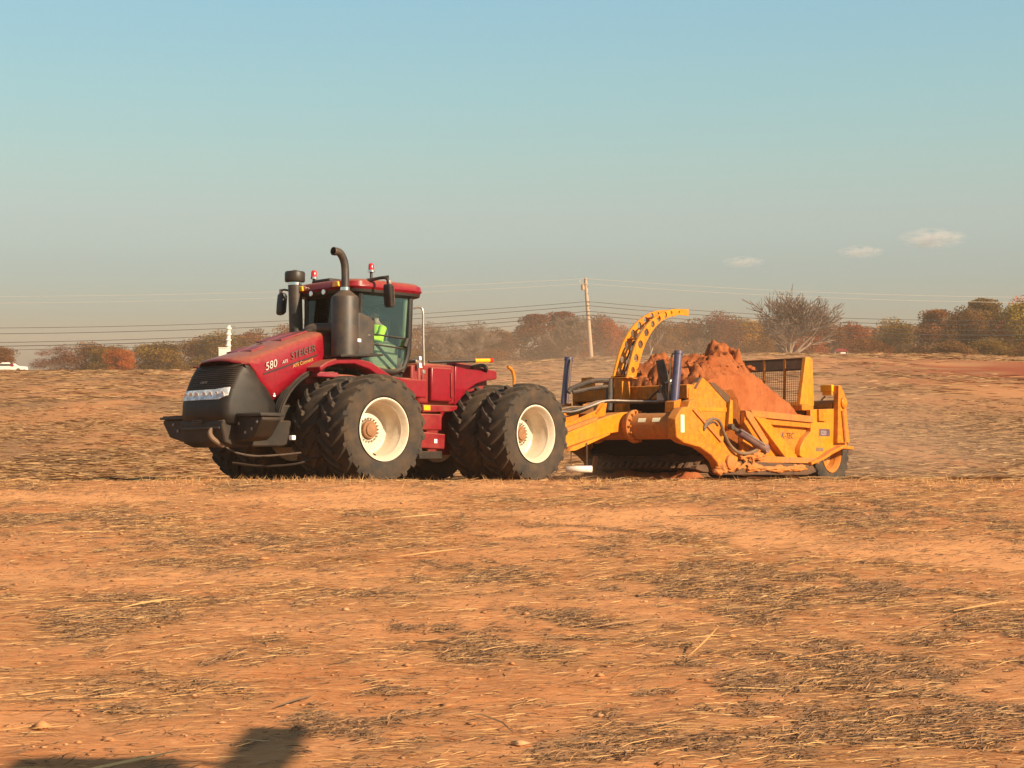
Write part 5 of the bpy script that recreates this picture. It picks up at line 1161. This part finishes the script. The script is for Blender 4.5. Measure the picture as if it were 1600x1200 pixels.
TREES = [  # kind, X, Y, top, width, colour, where it stands
 ('round', -92.5, 275, 6.2, 6.5, 'brown', 'cut by the left picture edge beside the white vehicle'),
 ('sparse', -84.5, 288, 6.4, 8, 'plum', 'first of the row right of the gap at far left'),
 ('broad', -79.5, 292, 6.5, 9, 'brown', 'second of the row at far left, low and wide'),
 ('round', -74.5, 285, 6.2, 7, 'olive', 'third of the row at far left'),
 ('sparse', -71.5, 296, 6.8, 7, 'grey', 'pale gap filler left of the orange tree'),
 ('round', -68.6, 268, 5.6, 5.2, 'orange', 'small and vivid in the left row'),
 ('round', -65.5, 285, 6.9, 9, 'olive', 'right behind the small orange tree'),
 ('broad', -61.0, 300, 7.6, 10, 'brown', 'left of the short white pole'),
 ('broad', -56.5, 296, 8.6, 10, 'olive', 'directly behind the short white pole'),
 ('round', -51.5, 305, 9.6, 9, 'brown', 'just right of the short white pole above the red hood'),
 ('sparse', -47.0, 312, 8.8, 9, 'grey', 'above the middle of the red hood'),
 ('broad', -42.5, 300, 9.8, 10, 'brown', 'above the rear of the red hood'),
 ('round', -36.0, 308, 8.0, 10, 'dull', 'low behind the intake stack'),
 ('round', -29.5, 305, 8.0, 9, 'brown', 'seen through the cab glass'),
 ('broad', -22.8, 300, 8.6, 9, 'olive', 'right behind the rear edge of the cab'),
 ('sparse', -16.5, 290, 10.6, 9, 'brown', 'just right of the cab handrail'),
 ('sparse', -11.5, 282, 10.0, 9, 'grey', 'above the red rear deck'),
 ('sparse', -6.5, 285, 10.4, 8, 'grey', 'above the amber light arm'),
 ('round', -2.5, 292, 9.6, 8, 'dull', 'left of the tall plum tree'),
 ('tall', 4.5, 280, 11.8, 9, 'plum', 'tallest left of the utility pole'),
 ('tall', 9.5, 290, 12.6, 9, 'plum', 'standing close left of the utility pole'),
 ('round', 16.0, 275, 11.4, 9, 'rust', 'just right of the utility pole'),
 ('round', 22.0, 290, 9.6, 8, 'brown', 'left of the curved yellow hose guide'),
 ('broad', 28.0, 290, 10.8, 9, 'dull', 'behind the curved yellow hose guide'),
 ('round', 34.0, 300, 11.4, 9, 'brown', 'first right of the yellow hose guide'),
 ('broad', 39.5, 296, 12.0, 9, 'plum', 'left of the big bare tree'),
 ('round', 45.0, 300, 12.0, 9, 'gold', 'at the left foot of the big bare tree'),
 ('broad', 51.0, 310, 11.4, 10, 'dull', 'behind the trunk of the big bare tree'),
 ('round', 57.0, 305, 11.2, 9, 'rust', 'at the right foot of the big bare tree'),
 ('broad', 63.0, 310, 11.4, 10, 'brown', 'behind the distant red and white vehicle'),
 ('round', 69.5, 312, 11.2, 9, 'rust', 'between the bare tree and the tall right grove'),
 ('broad', 75.0, 300, 11.0, 9, 'olive', 'low at the left foot of the tall right grove'),
 ('tall', 80.0, 290, 13.0, 9, 'brown', 'left shoulder of the right grove'),
 ('round', 80.5, 272, 12.8, 9, 'dull', 'front left of the right grove'),
 ('tall', 84.5, 276, 14.4, 9, 'olive', 'second highest of the right grove'),
 ('round', 88.0, 262, 13.8, 9.5, 'green', 'highest of the right grove'),
 ('broad', 91.5, 270, 13.6, 10, 'rust', 'behind the pale leaning trunk at right'),
 ('round', 94.0, 285, 11.8, 10, 'brown', 'cut by the right picture edge'),
]
for k, X, Y, top, w, c, where in TREES:
    plant_tree(k, X, Y, top, w*(1.5 if X < -60 else 1.32), c, f'{WORDS[c]} tree {where}')
SHRUBS = [(66, 232, 6.0, 8, 'dull', 'between distant vehicle and right grove'), (72.5, 235, 6.4, 8, 'olive', 'in front of the right grove at its left end'), (78.5, 228, 6.6, 8, 'brown', 'below the right grove'), (84.5, 232, 6.4, 8, 'dull', 'left of the pale leaning trunk'),
          (38, 236, 6.6, 7, 'dull', 'behind the crest right of the hose guide'), (55, 236, 6.4, 8, 'brown', 'under the big bare tree'), (30, 240, 6.4, 7, 'grey', 'behind the hose guide'), (-3, 236, 4.9, 8, 'brown', 'left of the utility pole foot'), (-14, 238, 4.6, 9, 'dull', 'behind the red rear deck'), (21, 238, 5.8, 7, 'brown', 'right of the utility pole foot')]
for X, Y, top, w, c, where in SHRUBS: plant_tree('shrub', X, Y, top, w, c, f'low {WORDS[c]} shrub {where}', 'shrub', group='shrubs on the hill crest')
# bare trees
def bare_tree(X, Y, h, spread, seed, label, mat='bark', levels=5, thin=1.0, fork=3, first=.2, upward=.5, stems=0, rmin=.012, tw=.007):
    V, F, tips = tree_wood(h*.62, spread, seed, levels, thin, fork, upward, first, stems, rmin)
    zmax = max(v[2] for v in V); s = h/zmax; z = gz(X, Y)-.1
    t = empty('bare_tree', Matrix.Translation((X, Y, z)) @ Matrix.Scale(s, 4), label, 'tree')
    n0 = 0
    a = bpy.data.objects.new('trunk', wood_mesh(V, F, M[mat])); COL.objects.link(a); a.parent = t
    tm = []
    r = random.Random(seed+1); TV, TF_ = [], []
    for p in tips:
        for _ in range(2):
            d = Vector((r.gauss(0, .6), r.gauss(0, .6), r.gauss(.35, .4))).normalized()*h*.035*r.uniform(.6, 1.4)/s; i = len(TV); p0 = Vector(p); wv = Vector((tw, .0, tw*.5))*h*.09/s
            TV += [tuple(p0-wv), tuple(p0+wv), tuple(p0+d)]; TF_.append((i, i+1, i+2))
    me = bpy.data.meshes.new('twigs'); me.from_pydata(TV, [], TF_); me.materials.append(M[mat]); b = bpy.data.objects.new('twigs', me); COL.objects.link(b); b.parent = t
    return t
bare_tree(45.2, 250, 12.4, .75, 52, 'big bare spreading tree with grey branches on the hill crest at right', levels=3, thin=1.6, fork=3, upward=.3, stems=9, rmin=.032, tw=.009)
bare_tree(82.0, 238, 7.4, .5, 77, 'pale leaning bare trunk in front of the right grove', 'bark_pale', levels=3, thin=1.5, fork=2, first=.35)
bare_tree(84.5, 240, 6.0, .5, 78, 'second pale bare trunk nearest the right picture edge', 'bark_pale', levels=3, thin=1.2, fork=2, first=.35)
bare_tree(21.0, 235, 4.6, .4, 79, 'small pale dead trunk behind the curved yellow hose guide', 'bark_pale', levels=2, thin=1.7, fork=2, first=.5)
bare_tree(-12.6, 276, 9.3, .9, 91, 'thin bare tree rising above the red rear deck', levels=5, thin=.9)
bare_tree(-8.2, 280, 9.6, .9, 94, 'thin bare tree left of the amber light arm end', levels=5, thin=.9)
bare_tree(10.0, 272, 10.6, .8, 97, 'thin bare tree close left of the utility pole', levels=5, thin=.9)
# far wood on the ridge
def far_wood():
    n = 60000; r = np.random.RandomState(5); X = r.uniform(-260, 260, n); Y = 520+r.rand(n)*40
    X = X*Y/520; topz = 11+4*(fbm(X*.035+8, Y*0+3, 4)-.5)+np.interp(X/Y, [-.3, -.05, .1, .2, .34], [-10, -3, 1, 6, 5])
    base = -2; t = r.rand(n)**.6; c = np.stack([X, Y, base+(topz-base)*t], 1)
    a, b = r.normal(size=(n, 3)), r.normal(size=(n, 3)); a /= np.linalg.norm(a, axis=1, keepdims=True); b /= np.linalg.norm(b, axis=1, keepdims=True); s = .5+.6*r.rand(n, 1)
    co = np.stack([c-a*s, c+b*s, c+a*s, c-b*s], 1); pal = np.array([[.19, .10, .05], [.15, .10, .04], [.24, .085, .035], [.16, .11, .07]])
    k = (fbm(X*.05+3, Y*.05, 2)*6).astype(int) % 4; col = pal[k]*(.6+.7*r.rand(n, 1))
    return mesh_np('far_wood', co.reshape(-1, 3), (np.arange(n)*4)[:, None]+np.array([[0, 1, 2, 3]]), M['litter'], np.repeat(np.concatenate([col, np.ones((n, 1))], 1), 4, 0))
o = obj('far_wood', far_wood(), None, smooth=0); tag(o, 'far autumn wood forming a low brown ridge on the skyline', 'wood', kind='stuff')

# ------------------------------------------------------------------ poles, cables, far vehicles
def pole(name, X, Y, top, lean, label, r=.17, arms=(), extra=None, mat='wood'):
    z = gz(X, Y)-.2; t = empty(name, Matrix.Translation((X, Y, z)) @ Matrix.Rotation(lean, 4, 'Y'), label, 'utility pole')
    h = top-z; bm = B(); tube(bm, [(0, 0, 0), (0, 0, h)], [r*1.2, r*.8], 12); obj('mast', bm, M[mat], t)
    return t, h
up, uh = pole('utility_pole', 10.65, 206, 14.25, math.radians(-4.2), 'tall weathered utility pole carrying cables on the hill crest', .26)
bm = B(); lathe(bm, [(uh-1.6, .2), (uh-1.55, .24), (uh-.9, .24), (uh-.85, .2)], 14, (-.42, 0, 0), 'z'); obj('transformer', bm, M['wood'], up)
bm = B(); box(bm, -.9, .2, -.06, .06, uh-.62, uh-.5); obj('crossarm', bm, M['wood'], up)
for xx in (-.8, -.1):
    bm = B(); lathe(bm, [(uh-.5, .06), (uh-.42, .08), (uh-.34, .05)], 8, (xx, 0, 0), 'z'); obj('insulator', bm, M['steel'], up)
for zz in (4.1, 3.3, 2.1, 1.2):
    bm = B(); tube(bm, [(.0, -.1, uh-zz), (.32, -.18, uh-zz)], .06, 6); obj('cable_bracket', bm, M['steel'], up)
wp, wh = pole('short_pole', -37.2, 201, 7.7, math.radians(1.5), 'short pale pole with stacked insulators beside a white box, left of the tractor hood', .28, mat='whitepaint')
for k in range(5):
    bm = B(); lathe(bm, [(wh-.5-k*.75, .34), (wh-.38-k*.75, .40), (wh-.26-k*.75, .34)], 12, (0, 0, 0), 'z'); obj('insulator', bm, M['whitepaint'], wp)
bm = B(); box(bm, 0, .9, -.05, .05, wh-.18, wh-.08); obj('crossarm', bm, M['steel'], wp)
zc = gz(-37.6, 199); ct = empty('white_cabinet', Matrix.Translation((-37.35, 199.2, zc-.3)), 'white utility cabinet at the foot of the short pale pole', 'cabinet')
bm = B(); box(bm, -.62, .62, -.5, .5, 0, 3.1); obj('cabinet_body', bm, M['whitepaint'], ct, bevel=.05)
bm = B(); box(bm, -.68, .68, -.55, .55, 3.1, 3.22); obj('cabinet_roof', bm, M['whitepaint'], ct, bevel=.03)
# cables: pole at right angles to the view, spans to either side
def cable(p0, p1, sag, r, mat, label):
    pts = []
    for t in np.linspace(0, 1, 28):
        p = Vector(p0)*(1-t)+Vector(p1)*t; p.z -= 4*sag*t*(1-t); pts.append(p)
    bm = B(); tube(bm, pts, r, 5); o = obj('power_cable', bm, M[mat], None, None, 60); return tag(o, label, 'cable', 'cables strung from the utility pole')
ptop = lambda dz: (10.65-math.sin(math.radians(4.2))*(uh-dz)+.1, 205.7, gz(10.65, 206)-.2+(uh-dz))
def span(dz, zl, zr, r, mat, w1, sag=.9):
    a = ptop(dz); cable((-75, 206, zl), a, sag, r, mat, f'{w1} cable left of the utility pole'); cable(a, (74, 206, zr), sag, r, mat, f'{w1} cable right of the utility pole')
span(.15, 11.7, 11.6, .028, 'wire_pale', 'topmost pale', .6)
span(.85, 10.8, 10.9, .028, 'wire_pale', 'second pale', .6)
span(3.2, 7.5, 8.6, .030, 'wire', 'highest of the dark', .9)
span(3.75, 6.7, 8.0, .036, 'wire', 'second dark', .9)
span(4.5, 5.5, 7.3, .036, 'wire', 'third dark', .9)
span(5.0, 5.0, 6.6, .046, 'wire', 'thickest dark', .9)
span(5.6, 4.5, 6.0, .030, 'wire', 'lowest dark', .9)
# far vehicles
def far_car(name, X, Y, yaw, body, label, cat, length=4.6, h=1.5, roof=None, lift=0):
    z = gz(X, Y)+lift; t = empty(name, Matrix.Translation((X, Y, z)) @ Matrix.Rotation(yaw, 4, 'Z'), label, cat)
    l = length/2; bm = B(); prism(bm, [(-l, .35), (-l, .95), (-l*.62, 1.0), (-l*.45, h), (l*.30, h), (l*.52, 1.02), (l*.96, .92), (l, .35)], -.85, .85); obj('body', bm, M[body], t, bevel=.06)
    bm = B(); prism(bm, [(-l*.52, 1.05), (-l*.42, h-.08), (l*.26, h-.08), (l*.42, 1.05)], -.86, .86); obj('window', bm, M['black_gloss'], t)
    for x in (-l*.6, l*.6):
        for y in (-.8, .8):
            bm = B(); lathe(bm, [(-.1, .25), (-.08, .34), (.08, .34), (.1, .25)], 16, (x, y, .34)); obj('wheel', bm, M['rubber'], t)
    return t
vt = far_car('white_van', -82.6, 252, .05, 'whitepaint', 'white van half hidden behind the hill crest in the gap at far left', 'van', 6.0, 1.45)
bm = B(); box(bm, -1.0, .1, -.5, .5, 1.45, 1.62); obj('roof_box', bm, M['whitepaint'], vt, bevel=.05); bm = B(); box(bm, .55, 1.0, -.872, -.858, .95, 1.45); obj('red_panel', bm, M['red'], vt, smooth=0)
zt = gz(45, 206); ft = empty('red_canopy', Matrix.Translation((44.0, 206, zt-.42)), 'small red canopy on posts on the hill crest right of the scraper screen', 'canopy')
bm = B(); prism(bm, [(-1.0, .85), (1.0, .85), (.55, 1.22), (-.55, 1.22)], -.9, .9); obj('canopy_roof', bm, M['red_dirty'], ft)
for x in (-.85, .85):
    for y in (-.8, .8):
        bm = B(); tube(bm, [(x, y, -.2), (x, y, .86)], .03, 6); obj('post', bm, M['white'], ft)
zc2 = gz(43.9, 203); cc = empty('white_cooler', Matrix.Translation((43.7, 203, zc2-.12)), 'tiny white cooler box under the distant red canopy', 'box')
bm = B(); box(bm, -.32, .32, -.25, .25, 0, .45); obj('box_body', bm, M['white'], cc, bevel=.03); bm = B(); box(bm, -.34, .34, -.27, .27, .45, .53); obj('box_lid', bm, M['white'], cc, bevel=.02)

# ------------------------------------------------------------------ unseen stand-in loader, shaped to cast the shadow of an unknown machine
def shadow_loader():
    z = gz(3.9, 2.4)
    t = empty('stand_in_loader', Matrix.Translation((3.9, 2.42, z)) @ Matrix.Scale(1.35, 4), 'unseen stand-in loader beside the camera, added to throw the nearest shadow', 'loader')
    bm = B(); prism(bm, [(-1.3, .35), (-1.35, 1.1), (-.5, 1.25), (.3, .95), (.75, .85), (.8, .35)], -.36, .36, 'x'); obj('body', bm, M['yellow'], t, bevel=.04)
    bm = B(); prism(bm, [(-.85, 3.04), (-.80, 3.12), (.78, 3.12), (.90, 3.04)], -.32, .26, 'x'); obj('canopy', bm, M['black'], t, bevel=.02)  # roof sized and placed for the shadow it throws
    for x in (-.27, .27):
        for y in (-.78, .72): bm = B(); tube(bm, [(x, y, .8), (x, y*.98, 3.06)], .04, 8); obj('canopy_post', bm, M['black'], t)
    bm = B(); prism(bm, [(-.45, 1.15), (.05, 1.15), (.02, 1.28), (-.35, 1.30), (-.45, 1.75), (-.55, 1.75)], -.24, .24, 'x'); obj('seat', bm, M['black'], t, bevel=.03)
    for x in (-.40, .44):
        for y in (-.85, .2):
            bm = B(); lathe(bm, [(-.13, .24), (-.11, .36), (.11, .36), (.13, .24)], 24, (x, y, .36), 'x'); obj('wheel', bm, M['rubber'], t)
        bm = B(); tube(bm, [(x*.9, -1.1, 1.3), (x*.9, .3, 1.15), (x*.9, .95, .55)], .07, 8); obj('lift_arm', bm, M['yellow'], t)
    bm = B(); prism(bm, [(.95, .08), (1.15, .04), (1.18, .10), (1.02, .16), (1.02, .55), (.95, .58)], -.28, .7, 'x'); obj('bucket', bm, M['steel'], t)
    bm = B(); tube(bm, [(.1, .85, 3.05), (0, 1.15, 2.70)], .02, 6); obj('shadow_panel_arm', bm, M['black'], t)
    bm = B(); box(bm, -.08, .16, 1.05, 1.80, 2.66, 2.72); obj('shadow_panel', bm, M['black'], t, bevel=.03)  # flat panel added out of view only for its blocky shadow
    return t
shadow_loader()

# ------------------------------------------------------------------ clouds, dust and haze
def vol_mat(name, col, dens, scale=1.0, aniso=0., puff=False, lo=.42, hi=.72):
    m = bpy.data.materials.new(name); m.use_nodes = True; N, L = m.node_tree.nodes, m.node_tree.links
    N.remove(N['Principled BSDF']); out = N['Material Output']; v = N.new('ShaderNodeVolumePrincipled'); L.new(v.outputs[0], out.inputs['Volume'])
    v.inputs['Color'].default_value = (*col, 1); v.inputs['Density'].default_value = dens; v.inputs['Anisotropy'].default_value = aniso
    if puff:
        c = N.new('ShaderNodeTexCoord'); ln = N.new('ShaderNodeVectorMath'); ln.operation = 'LENGTH'; L.new(c.outputs['Object'], ln.inputs[0])
        fall = rampf(N, L, ln.outputs['Value'], .15, .95, 1, 0)
        n = noise(N, L, scale, 5, .6); f = rampf(N, L, n, lo, hi)
        L.new(math2(N, L, 'MULTIPLY', math2(N, L, 'MULTIPLY', fall, f), dens), v.inputs['Density'])
    return m
def puff(name, loc, size, mat, label, cat, kind=None):
    bm = B(); bmesh.ops.create_icosphere(bm, subdivisions=3, radius=1.0); o = obj(name, bm, mat, None, Matrix.Translation(loc) @ Matrix.Diagonal((*size, 1)), 0); tag(o, label, cat, kind=kind); return o
cm = vol_mat('cloud_vapour', (1, .97, .94), .06, 2.4, .2, True, .44, .66)
puff('cloud', (820, 3000, 255), (75, 60, 24), cm, 'largest of the three small pale clouds, highest at the right', 'cloud')
puff('cloud', (680, 3000, 229), (52, 45, 15), cm, 'middle of the three small pale clouds, left of the largest', 'cloud')
puff('cloud', (452, 3000, 209), (48, 40, 13), cm, 'leftmost of the three small pale clouds, above the bare tree', 'cloud')
dm = vol_mat('dust_air', (.74, .57, .41), .036, 2.2, .2, True, .30, .75)
puff('dust_cloud', (1.5, 74, 1.0), (20, 22, 6.5), dm, 'thin brown dust drifting behind the tractor and scraper', 'dust', 'stuff')
dm2 = vol_mat('wheel_dust', (.76, .58, .42), .13, 2.4, .2, True, .30, .75)
puff('wheel_dust', (10.2, 45.0, -.4), (6.5, 6.0, 2.6), dm2, 'low dust rising behind the rear wheels of the scraper', 'dust', 'stuff')
puff('trailing_dust', (-.6, 33.6, -.15), (3.4, 3.0, .85), dm2, 'thin dust hanging low between the wheels of the tractor', 'dust', 'stuff')
hm = vol_mat('hazy_air', (.82, .69, .54), .0004)
bm = B(); box(bm, -1300, 1300, -280, 1360, -12, 30); o = obj('haze', bm, hm, None, None, 0); o['kind'] = 'stuff'; o['label'] = 'faint warm autumn haze over the whole field'; o['category'] = 'haze'
